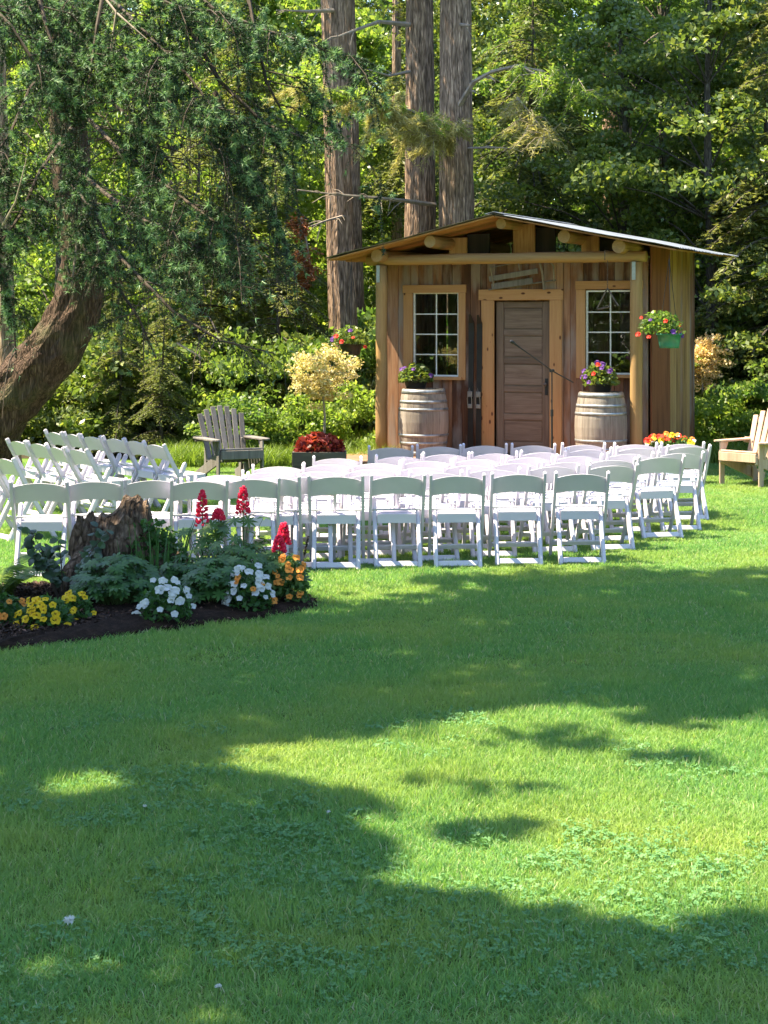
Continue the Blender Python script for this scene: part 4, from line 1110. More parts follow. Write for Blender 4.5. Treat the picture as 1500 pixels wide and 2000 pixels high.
lupine('low crimson lupine spike leaning out on the right of the bed', 543, 1046, 1078, 1180)
lupine('slim crimson lupine spike just right of the low one', 556, 1021, 1062, 1176, False)
g = G(597, 1178); t = thing('faded_flower_spike', 'withered brown flower spike at the right end of the bed', 'flower', (g.x, g.y, ZB))
m = MB(); m.tube([(-.06, 0, 0), (-.03, 0, .2), (.02, 0, .44)], [.005, .004, .002], 5); m.build('stem', M['twig_dark'], t)
P = np.stack([np.linspace(-.012, .02, 50), rng.normal(size=50) * .006, np.linspace(.30, .44, 50)], 1); foliage_obj('seed_pods', M['twig_dark'], t, P, .03, .014, .2, 1)

# stump
def build_stump():
    g = G(262, 1166); t = thing('tree_stump', 'gnarled rotting tree stump in the flower bed', 'stump', (g.x, g.y, 0.03))
    s = g.y / F
    sil = [(-.60, .10), (-.52, .50), (-.46, .62), (-.36, .64), (-.26, .62), (-.18, .67), (-.12, .74), (-.06, .80), (.02, .79), (.08, .72), (.12, .64), (.14, .52), (.20, .44), (.28, .36), (.36, .30), (.50, .22), (.70, .10)]
    sx = [p_[0] for p_ in sil]; sz = [p_[1] for p_ in sil]
    n = 120; rows = 22; V = []; Fs = []
    r_ = random.Random(5); ph = [r_.uniform(0, 6.28) for _ in range(8)]
    for j in range(rows):
        f = j / (rows - 1)
        for i in range(n):
            a = 2 * math.pi * i / n; flare = 1 + .30 * (1 - f) ** 2 * (.4 + .8 * math.sin(a * 3.5 + 1) ** 2)
            wob = 1 + .07 * math.sin(a * 9 + ph[0] + 2 * f) + .05 * math.sin(a * 19 + f * 7 + ph[1]) + .05 * math.sin(f * 13 + a * 4 + ph[2]) + r_.uniform(-.02, .02)
            x = .46 * flare * wob * math.cos(a) * (1 - .10 * f); y = .26 * flare * wob * math.sin(a) * (1 - .25 * f)
            z = .90 * float(np.interp(x, sx, sz)) * (1 - .18 * (math.sin(a) < 0) * abs(math.sin(a))) + .018 * math.sin(a * 15 + ph[3]) + .012 * math.sin(a * 29)
            V.append((x, y, max(.02, z) * f + .012 * math.sin(a * 23 + f * 9)))
    for j in range(rows - 1):
        for i in range(n): A = j * n + i; B = j * n + (i + 1) % n; Fs.append((A, B, B + n, A + n))
    base = (rows - 1) * n       # sunken, broken top
    for q in range(1, 4):
        for i in range(n):
            x, y, z = V[base + i]; k = 1 - q * .28; V.append((x * (1 - q * .04), y * k, z * (1 - .05 * q * q) + r_.uniform(-.02, .02)))
        for i in range(n): A = base + (q - 1) * n + i; B = base + (q - 1) * n + (i + 1) % n; Fs.append((A, B, B + n, A + n))
    Fs.append(tuple(range(base + 3 * n, base + 4 * n)))
    m = MB(); m.add(V, Fs); m.build('trunk', M['stump'], t, smooth=False)
    m = MB(); m.tube([(.20, -.06, .22), (.36, -.09, .17), (.50, -.10, .11), (.66, -.09, .03)], [.13, .10, .08, .04], 14, jit=.12); m.build('root', M['stump'], t)
    m = MB(); m.tube([(-.25, -.12, .3), (-.42, -.2, .16), (-.52, -.24, .02)], [.12, .10, .06], 14, jit=.12); m.build('root', M['stump'], t)
    P = mound(700, .3, .16, .36) + np.array([.12, -.12, .22]); foliage_obj('creeper', M['lf_bed'], t, P, .045, .034, .2, .8)
build_stump()
# clover heads on the lawn
def clover_head(px, py, label, s=1.0):
    g = G(px, py); t = thing('clover_flower', label, 'flower', (g.x, g.y, 0), 0, 'white clover heads in the lawn')
    m = MB(); m.tube([(0, 0, 0), (.004, 0, .05)], [.0012, .0012], 5); m.build('stem', M['stem'], t)
    n = 60; d = nrm(rng.normal(size=(n, 3))); d[:, 2] = np.abs(d[:, 2]) * .9 - .2; foliage_obj('flower_head', M['p_white'], t, d * .010 * s + np.array([.004, 0, .055]), .014 * s, .006 * s, .1, .3, along=d)
clover_head(133, 1830, 'white clover flower head in the shaded lawn at lower left', 1.35)
clover_head(424, 1962, 'tiny white clover bud near the bottom edge of the lawn', .7)
clover_head(640, 1612, 'tiny pale clover bud beside the sunlit patch of lawn', .6)
clover_head(281, 1600, 'tiny pale clover bud in the shaded middle of the lawn', .6)

# ------------------------------------------------------------------ things on and around the porch
def pot_mesh(name, r0, r1, h, mat):
    m = MB(); m.lathe([(r0, 0), (r0 + .2 * (r1 - r0), h * .2), (r1, h * .88), (r1 + .012, h * .88), (r1 + .014, h), (r1 - .006, h), (r1 - .02, h * .8)], 28)
    me = m.mesh(name, smooth=True); me.materials.append(mat); return me
def pot_plant(name, label, loc, pot, rx, h, base, leaves, cols, leaf=.055, mat='lf_dark', group=None, hang=None, ry=None, shift=(0, 0, 0)):
    t = flower_plant(name, label, 'flowers', loc, rx, h, leaves, cols, mat, leaf, group, ry=ry, base=base, face=1.0, droop=1 if hang else 0, leafw=.6, shift=shift)
    obj('pot', pot, None, t)
    m = MB(); m.lathe([(.01, base - .03), (.10, base - .03)], 16); m.build('soil', M['soil'], t)
    if hang:
        m = MB()
        for k in range(3): a = k * 2.09 + .5; m.tube([(.14 * math.cos(a), .14 * math.sin(a), base), (0, 0, hang)], .0042, 5)
        m.tube([(0, 0, hang), (0, 0, hang + .06)], .003, 5); m.build('hanger', M['black'], t)
    return t
pb = pot_mesh('black_pot', .12, .16, .16, M['pot_black']); pgm = pot_mesh('green_pot', .125, .155, .19, M['pot_green'])
bt = DK + .885
pot_plant('potted_petunia', 'dark leafy pot with violet flowers on the left barrel', CW(UZ(812, 740, -.05)[0], -.05, bt), pb, .25, .26, .14, 620, [('purple', 4)], .07, group='flower pots on the barrels')
pot_plant('potted_petunia', 'pot of purple petunias with a red bloom on the right barrel', CW(UZ(1172, 740, -.12)[0], -.12, bt), pb, .25, .30, .14, 560, [('purple', 10), ('red', 2)], .07, group='flower pots on the barrels')
# hanging baskets: hung from the eave on the right, from the left eave in shade
d_ = 22.9; q = W(1307, 680, d_)
pot_plant('hanging_basket', 'green hanging pot with red blooms beside the right cabin wall', (q.x, q.y, q.z), pgm, .26, .30, .17, 620, [('red', 5), ('purple', 3)], .06, 'lf_broad', 'hanging flower baskets', hang=2.93 - q.z - .06, shift=(-.13, -.02, .03))
d_ = 24.8; q = W(686, 693, d_)
pot_plant('hanging_basket', 'dark hanging basket with red and violet blooms in shade left of the cabin', (q.x, q.y, q.z), pb, .27, .26, .15, 520, [('red', 4), ('purple', 3)], .06, 'lf_dark', 'hanging flower baskets', hang=2.92 - q.z - .06)
# planter boxes
def planter(label, loc, rz, L_, d, h, mats, rx, hh, n, cols, leaf, leaf_mat):
    t = thing('planter_box', label, 'planter', loc, rz, 'wooden planter boxes')
    for s in (-1, 1):
        for k in range(2):
            z0 = k * h / 2; bbox_piece('side_board', (-L_ / 2, s * d / 2 - .012, z0 + .002), (L_ / 2, s * d / 2 + .012, z0 + h / 2 - .002), mats, t, .003)
            bbox_piece('end_board', (s * (L_ / 2 - .014) - .012, -d / 2 + .014, z0 + .002), (s * (L_ / 2 - .014) + .012, d / 2 - .014, z0 + h / 2 - .002), mats, t, .003)
    bbox_piece('soil', (-L_ / 2 + .03, -d / 2 + .02, .02), (L_ / 2 - .03, d / 2 - .02, h - .03), M['soil'], t, 0)
    P = mound(n, rx, d * .55, hh); P[:, 2] += h - .02; foliage_obj('foliage', M[leaf_mat], t, P, leaf, leaf * .6, .6, .8)
    for c, k in cols:
        for i in range(k):
            x = random.uniform(-rx, rx) * .95; o = obj('blossom', BL[c], None, t, (x, random.uniform(-d * .6, d * .2), h + hh * random.uniform(.45, 1.0) * math.sqrt(max(.1, 1 - (x / rx) ** 2))))
            o.rotation_euler = Vector((random.uniform(-.5, .5), -.8, random.uniform(.2, 1))).to_track_quat('Z', 'Y').to_euler(); s_ = random.uniform(.9, 1.5); o.scale = (s_, s_, s_)
    return t
q = W(624, 900, 23.05)
planter('dark wooden planter box of maroon coleus under the golden tree', (q.x, q.y, 0), 0, .70, .34, .36, M['planter'], .34, .27, 700, [], .085, 'lf_coleus')
q = W(1312, 880, 22.35)
planter('planter box of red, orange and yellow flowers at the cabin corner', (q.x, q.y, 0), -TH, .68, .26, .46, M['planter'], .33, .19, 420, [('red', 18), ('yellow', 12), ('orange', 10), ('white', 5)], .06, 'lf_lupine')
# microphone stand
def mic_stand():
    d = 22.55; b = W(1078, 870, d); t = thing('microphone_stand', 'black microphone stand with slanting boom before the cabin door', 'microphone', (b.x, b.y, DK))
    zt = W(1078, 724, d).z - DK
    m = MB(); m.lathe([(.13, 0), (.13, .012), (.05, .022), (.02, .04)], 24); m.build('base', M['black'], t)
    m = MB(); m.tube([(0, 0, .03), (0, 0, zt * .55)], .013, 10); m.tube([(0, 0, zt * .55), (0, 0, zt)], .009, 10); m.build('pole', M['black'], t)
    m = MB(); m.tube([(0, 0, zt * .53), (0, 0, zt * .60)], .020, 10); m.build('clutch', M['black'], t)
    a = W(1012, 678, d); c = W(1122, 748, d); o_ = Vector((b.x, b.y, DK))
    m = MB(); m.tube([a - o_ + Vector((0, -.25, 0)), Vector((0, 0, zt)), c - o_ + Vector((0, .15, 0))], .0085, 8); m.build('boom', M['black'], t)
    m = MB(); m.tube([(-.02, -.02, zt), (.02, .02, zt)], .022, 10); m.build('joint', M['black'], t)
    e = a - o_ + Vector((0, -.25, 0)); dv = (e - Vector((0, 0, zt))).normalized()
    m = MB(); m.tube([e - dv * .02, e + dv * .01, e + dv * .10, e + dv * .115, e + dv * .15, e + dv * .165], [.008, .012, .015, .023, .023, .012], 10); m.build('microphone', M['black'], t)
mic_stand()
# skis
def skis():
    for k, (px, top, lab) in enumerate(((919, 614, 'left of the pair of old dark wooden skis leaning beside the door'), (935, 615, 'right of the pair of old dark wooden skis, nearest the door trim'))):
        u, z1 = UZ(px, top, PV - .08); t = thing('ski', lab, 'ski', CW(u, PV - .10, DK), -TH, 'old wooden skis against the cabin wall')
        h = z1 - DK; V = []; n = 16
        for i in range(n + 1):
            f = i / n; z = h * f; w = .043 * (1 - .12 * math.sin(f * math.pi)); y = .055 * f
            if f > .93: w *= 1 - ((f - .93) / .07) ** 2 * .75; y -= (f - .93) * 1.1
            V += [(-w, y, z), (w, y, z), (w, y + .014, z), (-w, y + .014, z)]
        Fs = []
        for i in range(n):
            for q in range(4): a, b = i * 4 + q, i * 4 + (q + 1) % 4; Fs.append((a, b, b + 4, a + 4))
        Fs += [(3, 2, 1, 0), tuple(range(n * 4, n * 4 + 4))]
        m = MB(); m.add(V, Fs); m.build('ski_board', M['ski'], t)
        y = .055 * .42 - .012
        bbox_piece('binding', (-.035, y - .03, h * .41), (.035, y + .004, h * .45), M['binding'], t, .006)
        bbox_piece('binding', (-.028, y - .03, h * .33), (.028, y + .002, h * .36), M['binding'], t, .006)
        m = MB(); m.tube([(-.03, y - .012, h * .33), (-.033, y - .03, h * .40), (0, y - .035, h * .475), (.033, y - .03, h * .40), (.03, y - .012, h * .33)], .005, 6); m.build('binding_cable', M['binding'], t)
skis()
# old sled over the door
def sled():
    u, z = UZ(1022, 538, PV - .06); t = thing('old_sled', 'broken grey wooden sled hung above the cabin door', 'sled', CW(u, PV - .075, z), -TH)
    def L(px, py): a, b = UZ(px, py, PV - .06); return a - u, b - z
    for i, (A, B, w) in enumerate(((( 957, 545), (1052, 529), .075), ((962, 560), (1042, 548), .085))):
        a, b = L(*A), L(*B); m = MB(); m.beam((a[0], -.015, a[1]), (b[0], -.015, b[1]), .022, w, (0, 0, 1)); m.build('slat', M['greywood'], t, bevel=.004)
    for A, B, r in (((960, 522), (1015, 512), .008), ((955, 566), (1086, 547), .011)):
        a, b = L(*A), L(*B); m = MB(); m.tube([(a[0], .005, a[1]), (b[0], .005, b[1])], r, 8); m.build('runner', M['greywood'], t)
    for pts, r in ((((1056, 512), (1061, 530), (1065, 566)), .017), (((1075, 508), (1083, 520), (1084, 550)), .012), (((1014, 508), (1017, 528)), .010), (((960, 520), (967, 560)), .009)):
        m = MB(); m.tube([(L(*p)[0], -.03, L(*p)[1]) for p in pts], r, 8); m.build('crosspiece', M['twig'], t)
sled()
# dinner triangle
def bell():
    u, z0 = UZ(1187, 500, -.09); t = thing('dinner_triangle', 'iron dinner triangle hanging from the porch beam', 'bell', CW(u, -.10, 0), -TH)
    zt = UZ(1187, 566, -.1)[1]; zb = UZ(1187, 601, -.1)[1]; w = .135
    m = MB(); zz = 2.86; k = 0
    while zz > zt + .04:
        m.tube([(.008 * math.cos(a) * (1 if k % 2 else 0), .008 * math.cos(a) * (0 if k % 2 else 1), zz - .018 + .02 * math.sin(a)) for a in np.linspace(0, 6.28, 9)], .0028, 4, cap=False); zz -= .032; k += 1
    m.build('chain', M['iron'], t)
    m = MB(); m.tube([(.03, 0, zb + .01), (-w, 0, zb - .02), (-w - .005, 0, zb), (-.012, 0, zt), (0, 0, zt + .02), (.012, 0, zt), (w, 0, zb + .04), (w + .01, 0, zb + .02)], .012, 8); m.build('triangle', M['iron'], t, smooth=False)
    m = MB(); m.tube([(-.01, -.085, 2.86), (-.01, -.085, 2.99), (0, .09, 2.99), (0, .09, 2.86)], .006, 6); m.build('loop', M['iron'], t)
bell()

# ------------------------------------------------------------------ golden standard trees
def gold_tree(label, loc, hgt, rx, rz_, mat, n=6300, leaf=.044):
    t = thing('golden_tree', label, 'tree', loc, 0, 'golden leaved ornamental trees')
    m = MB(); m.tube([(0, 0, 0), (.015, 0, hgt * .5), (-.01, 0, hgt - rz_ * .6)], [.020, .016, .013], 8)
    for k in range(14):
        a = k * 2.4; e = Vector((math.cos(a) * rx * .75, math.sin(a) * rx * .75, hgt + rz_ * random.uniform(-.4, .6))); b = Vector((-.01, 0, hgt - rz_ * .7)); m.tube([b, (b + e) / 2 + Vector((0, 0, .05)), e], [.009, .006, .002], 5, cap=False)
    m.build('trunk', M['twig'], t)
    C = []; 
    for i in range(70):
        d = nrm(rng.normal(size=3)); k = rng.uniform(.35, 1.12); C.append(d * np.array([rx, rx, rz_]) * k)
    per = n // 70; parts = []
    for c in C:
        d = nrm(rng.normal(size=(per, 3))) * (rng.uniform(.1, 1, per) ** .6)[:, None]
        P = c + d * np.array([.13, .13, .075]) * rng.uniform(.7, 1.4) + np.array([0, 0, hgt]); parts.append(leaf_quads(P, leaf, leaf * .55, .7, .7))
    V, Q = merge(parts); me = fast_mesh('crown', V, Q); me.materials.append(M[mat]); obj('crown', me, None, t)
q = W(632, 733, 23.05); gold_tree('small golden yellow standard tree growing from the coleus planter', (q.x, q.y, 0.30), q.z - .30, .47, .38, 'lf_gold')
q = W(1372, 705, 27.2); gold_tree('pale peach and gold shrub tree peeking out behind the right cabin wall', (q.x, q.y, 0), q.z, .36, .46, 'lf_peach', 3600, .05)

# ------------------------------------------------------------------ the wood
HEM = [hemlock_meshes('hemlock_%d' % i, M['lf_hem'], M['bark_grey'], *a) for i, a in enumerate(((8.0, .4, 2.0, 105), (7.0, .3, 1.7, 95), (9.0, .8, 2.3, 110)))]
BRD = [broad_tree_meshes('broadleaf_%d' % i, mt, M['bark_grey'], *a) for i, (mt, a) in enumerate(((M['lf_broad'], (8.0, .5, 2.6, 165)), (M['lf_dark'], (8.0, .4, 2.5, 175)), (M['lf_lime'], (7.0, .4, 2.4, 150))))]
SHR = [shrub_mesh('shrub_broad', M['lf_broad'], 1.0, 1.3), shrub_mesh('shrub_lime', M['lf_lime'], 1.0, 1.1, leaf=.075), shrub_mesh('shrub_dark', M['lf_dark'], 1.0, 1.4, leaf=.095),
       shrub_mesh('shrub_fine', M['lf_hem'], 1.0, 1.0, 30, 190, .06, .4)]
def tree(name, label, kind, px, d, s, rz=None, group='young trees at the edge of the wood', sz=None):
    cm, tm = kind; x = (px - 750) * d / F
    t = thing(name, label, 'tree', (x, d, 0), random.uniform(0, 6.28) if rz is None else rz, group); t.scale = (s, s, sz or s)
    obj('trunk', tm, None, t); obj('crown', cm, None, t); return t
tree('hemlock_tree', 'slender young hemlock with thin bare stem left of the grey adirondack', HEM[1], 388, 28.6, .85)
tree('hemlock_tree', 'layered pale hemlock behind the golden tree', HEM[0], 540, 28.2, .62)
tree('hemlock_tree', 'feathery low hemlock at the wood edge behind the left chairs', HEM[1], 318, 26.4, .36)
tree('hemlock_tree', 'small feathery hemlock beside the leaning trunk', HEM[0], 235, 26.8, .36)
tree('hemlock_tree', 'tall hemlock with drooping sprays above the cabin ridge', HEM[2], 1035, 32.5, 1.05)
tree('hemlock_tree', 'dark hemlock rising left of the first fir trunk', HEM[2], 470, 33.0, 1.0)
tree('hemlock_tree', 'hemlock at the far right edge of the wood', HEM[0], 1530, 28.0, 1.0)
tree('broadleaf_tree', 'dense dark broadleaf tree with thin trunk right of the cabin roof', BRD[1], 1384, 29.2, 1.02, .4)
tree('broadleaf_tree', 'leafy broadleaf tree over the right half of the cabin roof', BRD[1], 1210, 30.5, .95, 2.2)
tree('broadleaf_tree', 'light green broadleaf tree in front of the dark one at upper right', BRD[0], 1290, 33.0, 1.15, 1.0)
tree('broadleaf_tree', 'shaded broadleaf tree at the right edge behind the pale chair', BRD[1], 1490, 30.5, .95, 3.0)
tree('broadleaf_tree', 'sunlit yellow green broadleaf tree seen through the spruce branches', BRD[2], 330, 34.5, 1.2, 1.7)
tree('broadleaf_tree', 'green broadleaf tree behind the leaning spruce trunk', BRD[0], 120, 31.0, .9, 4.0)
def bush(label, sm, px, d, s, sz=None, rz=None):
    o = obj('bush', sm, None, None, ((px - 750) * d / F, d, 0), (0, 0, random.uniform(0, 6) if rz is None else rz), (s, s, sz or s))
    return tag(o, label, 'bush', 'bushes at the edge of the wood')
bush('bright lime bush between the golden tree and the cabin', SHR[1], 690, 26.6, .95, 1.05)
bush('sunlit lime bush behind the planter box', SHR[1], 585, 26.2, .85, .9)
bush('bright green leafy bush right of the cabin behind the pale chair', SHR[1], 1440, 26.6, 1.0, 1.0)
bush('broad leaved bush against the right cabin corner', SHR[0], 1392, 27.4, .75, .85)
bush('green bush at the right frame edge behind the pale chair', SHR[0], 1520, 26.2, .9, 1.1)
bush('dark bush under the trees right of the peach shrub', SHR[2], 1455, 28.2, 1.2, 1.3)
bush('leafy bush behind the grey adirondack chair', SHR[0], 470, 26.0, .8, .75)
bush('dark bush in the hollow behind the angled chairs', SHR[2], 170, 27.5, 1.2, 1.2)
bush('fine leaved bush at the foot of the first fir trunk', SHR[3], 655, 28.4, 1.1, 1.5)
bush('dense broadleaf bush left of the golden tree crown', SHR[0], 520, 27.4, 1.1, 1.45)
# tall firs with bare trunks
def fir(label, px_top, px_bot, d, dia, group='tall fir trunks behind the cabin', hgt=17.0, crown=True):
    xt, xb = (px_top - 750) * d / F, (px_bot - 750) * d / F     # columns at rows 0 and 620
    t = thing('fir_tree', label, 'tree', (xb, d, 0), 0, group)
    zt = H + HOR * d / F; k = (xt - xb) / (zt - H); n = 60; seg = 44; ph = [random.uniform(0, 6.28) for _ in range(4)]
    cells = [random.uniform(-1, 1) for _ in range(seg)]
    m = MB()
    pts = [Vector((k * z, .02 * math.sin(z), z)) for z in np.linspace(0, hgt, n)]
    rad = [dia / 2 * (1 - .5 * i / (n - 1)) * (1 + .35 * math.exp(-i / 1.6)) * 1.08 for i in range(n)]
    m.tube(pts, rad, seg, ridges=lambda a, i: .035 * math.sin(a * 11 + ph[0] + .5 * math.sin(i * .7)) + .03 * cells[int(a / 6.2832 * seg) % seg] + .02 * math.sin(i * 1.7 + a * 5) + .015 * random.uniform(-1, 1))
    m.build('trunk', M['bark_fir'], t)
    if crown: obj('crown', HEM[2][0], None, t, (k * 10, 0, 8.6), (0, 0, random.uniform(0, 6)), (1.0, 1.0, 1.2))
    return t, k
def dead_branch(t, px0, py0, path, d, r=.03, twigs=10, name='dead_branch'):
    """bare branch through photo pixels (px, py, towards camera)"""
    o = t.location; pts = [W(a, b, d - c) - o for a, b, c in path]
    m = MB(); n = len(pts); m.tube(pts, [r * (1 - .8 * i / (n - 1)) for i in range(n)], 6, jit=.08)
    for i in range(twigs):
        f = random.uniform(.15, 1) * (n - 1); k = min(n - 2, int(f)); q = pts[k].lerp(pts[k + 1], f - k); dv = (pts[k + 1] - pts[k]).normalized()
        e = q + dv * random.uniform(.05, .25) + Vector((random.uniform(-.15, .15), random.uniform(-.25, .25), random.uniform(-.3, .12)))
        m.tube([q, (q + e) / 2 + Vector((0, 0, .03)), e], [r * .25, r * .18, .003], 4, cap=False)
    return m.build(name, M['twig'], t)
fA, _ = fir('straight fir trunk nearest the golden tree, left of the cabin', 657, 677, 30.0, .47)
fB, _ = fir('grey fir trunk, left one of the close pair behind the cabin roof', 820, 822, 30.6, .55)
fC, _ = fir('thick reddish fir trunk, right one of the close pair behind the cabin roof', 890, 893, 29.8, .60)
fD, _ = fir('thinner fir trunk standing just behind the straight left one', 684, 700, 34.5, .34)
fE, _ = fir('dark fir trunk high up behind the broadleaf tree at upper right', 1205, 1208, 36.0, .66)
fF, _ = fir('thin shaded trunk at the left edge behind the leaning spruce', 2, 20, 24.0, .25, hgt=11, crown=False)
fG, _ = fir('far fir trunk showing between the left trunk and the close pair', 775, 776, 40.0, .25, crown=False)
dead_branch(fB, 0, 0, [(850, 400, 0), (790, 392, .4), (720, 385, .7), (640, 378, 1.0), (560, 368, 1.2)], 30.3, .045, 16)
dead_branch(fA, 0, 0, [(680, 420, 0), (640, 430, .5), (590, 448, .8)], 29.9, .03, 9)
dead_branch(fC, 0, 0, [(895, 210, 0), (925, 160, .4), (960, 140, .7), (1010, 128, 1.0), (1060, 140, 1.2)], 29.6, .055, 9)
dead_branch(fB, 0, 0, [(800, 48, 0), (740, 42, .4), (690, 60, .7), (650, 75, .9)], 30.4, .05, 6)
dead_branch(fA, 0, 0, [(650, 20, 0), (600, 22, .4), (540, 20, .8)], 29.8, .045, 5)
dead_branch(fB, 0, 0, [(800, 140, 0), (760, 148, .4), (700, 130, .8)], 30.3, .035, 7)
dead_branch(fC, 0, 0, [(880, 290, 0), (850, 275, .3), (815, 240, .6)], 29.6, .03, 8)
dead_branch(fC, 0, 0, [(900, 48, 0), (918, 50, .4), (922, 46, .5)], 29.5, .03, 1)
dead_branch(fC, 0, 0, [(900, 290, 0), (960, 288, .4), (1000, 290, .6)], 29.7, .025, 7)
dead_branch(fE, 0, 0, [(1190, 125, 3), (1230, 112, 3.4), (1270, 75, 3.8), (1300, 55, 4)], 35.5, .03, 4)
def bough(t, path, d, n, mat, name, L_=.17, Wd=.012, spread=.16, drop=.5):
    o = t.location; pts = np.array([list(W(a, b, d - c) - o) for a, b, c in path]); k = len(pts) - 1
    nb = 34; f = rng.uniform(0, k, nb); i = np.minimum(f.astype(int), k - 1); fr = (f - i)[:, None]
    S = pts[i] * (1 - fr) + pts[i + 1] * fr; hd = nrm(rng.normal(size=(nb, 3)) * np.array([1, 1, .35]) + np.array([-.5, -.3, 0.])); ln = spread * rng.uniform(1.0, 3.2, nb)
    m = MB()
    for a_, h_, l_ in zip(S, hd, ln): m.tube([Vector(a_), Vector(a_ + h_ * l_ * .5), Vector(a_ + h_ * l_ - np.array([0, 0, drop * l_ * .6]))], [.007, .005, .002], 4, cap=False)
    m.tube([Vector(p_) for p_ in pts], [.022 - .014 * q_ / k for q_ in range(k + 1)], 6); m.build('bough_wood', M['twig'], t)
    j = rng.integers(0, nb, n); u = rng.uniform(0, 1, n)[:, None]
    P = S[j] + hd[j] * ln[j][:, None] * u - np.array([0, 0, 1.0]) * drop * .6 * ln[j][:, None] * u * u
    off = rng.normal(size=(n, 3)) * .035; off[:, 2] -= np.abs(rng.normal(size=n)) * .03
    al = nrm(hd[j] + off * 14 - np.array([0, 0, .3])); V, Q = leaf_quads(P + off, L_, Wd, .6, .6, .1, along=al * 3)
    me = fast_mesh(name, V, Q); me.materials.append(mat); obj(name, me, None, t)
bough(fC, [(880, 275, .3), (820, 235, .8), (740, 205, 1.2), (650, 185, 1.5), (570, 170, 1.6)], 29.4, 15000, M['lf_dry'], 'dry_bough', .12, .014, .29)
bough(fC, [(870, 260, .3), (800, 215, .9), (700, 185, 1.4), (610, 170, 1.7)], 29.3, 3000, M['lf_lime'], 'green_bough', .12, .016, .18, .3)
bough(fC, [(905, 240, .2), (860, 265, .6), (800, 262, 1)], 29.2, 3000, M['lf_dry'], 'dry_bough', .13, .012, .2)
bough(fA, [(588, 425, .8), (598, 470, .9), (606, 520, .9), (600, 560, .9)], 29.0, 1500, M['lf_rust'], 'dead_rust_bough', .07, .03, .10, .3)
bough(fC, [(1010, 128, 1.0), (1060, 150, 1.3), (1120, 165, 1.5), (1150, 190, 1.6)], 29.4, 1900, M['lf_lime'], 'green_bough', .13, .018, .20, .8)
bough(fC, [(1010, 190, 1.0), (1050, 240, 1.3), (1080, 280, 1.5)], 29.6, 1800, M['lf_dry'], 'dry_bough', .12, .014, .22, .8)

# undergrowth and the wood behind, each one mass
def build_masses():
    n = 150; X = rng.uniform(-8.5, 8.5, n); Y = rng.uniform(27.6, 33, n); I = rng.choice([0, 1, 2, 3], n, p=[.36, .14, .25, .25])
    rx = (X - CX); ry = (Y - CY); u = rx * cT - ry * sT; v = rx * sT + ry * cT
    k = ~((np.abs(u) < 3.1) & (v < 4.0)); X, Y, I = X[k], Y[k], I[k]; n = len(X)
    s = rng.uniform(.7, 1.35, n); sz = s * rng.uniform(.8, 1.5, n)
    scatter('undergrowth', np.stack([X, Y, np.zeros(n)], 1), np.stack([0 * X, 0 * X, rng.uniform(0, 6.28, n)], 1), np.stack([s, s, sz], 1), I, SHR, 'mixed green undergrowth between the tree trunks')
    pr = [h[0] for h in HEM] + [b[0] for b in BRD]
    P = []; S = []; I = []
    for d, x0, x1, st, sc_ in ((36.5, -10, 10, 3.4, 1.1), (41, -12, 12, 3.6, 1.4), (47, -14, 14, 3.2, 1.7), (54, -17, 17, 3.4, 2.1), (64, -20, 20, 3.0, 2.6)):
        for x in np.arange(x0, x1, st):
            P.append((x + rng.uniform(-.7, .7), d + rng.uniform(-1.5, 1.5), -.3)); q = sc_ * rng.uniform(.85, 1.15); S.append((q, q, q * 1.1)); I.append(rng.choice(6, p=[.2, .15, .15, .2, .1, .2]))
    # the same wood goes on round the clearing, left, right and behind
    for a in list(np.arange(-70, 255, 5.0)) + list(np.arange(-70, 255, 4.3)):
        if 62 < a < 118: continue
        rr = rng.uniform(30, 44); q = rng.uniform(1.5, 2.1)
        P.append((rr * math.cos(R(a)), 10 + rr * math.sin(R(a)), -.3)); S.append((q * 1.25, q * 1.25, q)); I.append(rng.integers(0, 6))
    n = len(P); scatter('background_woods', np.array(P), np.stack([np.zeros(n), np.zeros(n), rng.uniform(0, 6.28, n)], 1), np.array(S), np.array(I), pr, 'dense mixed forest behind the clearing')
build_masses()

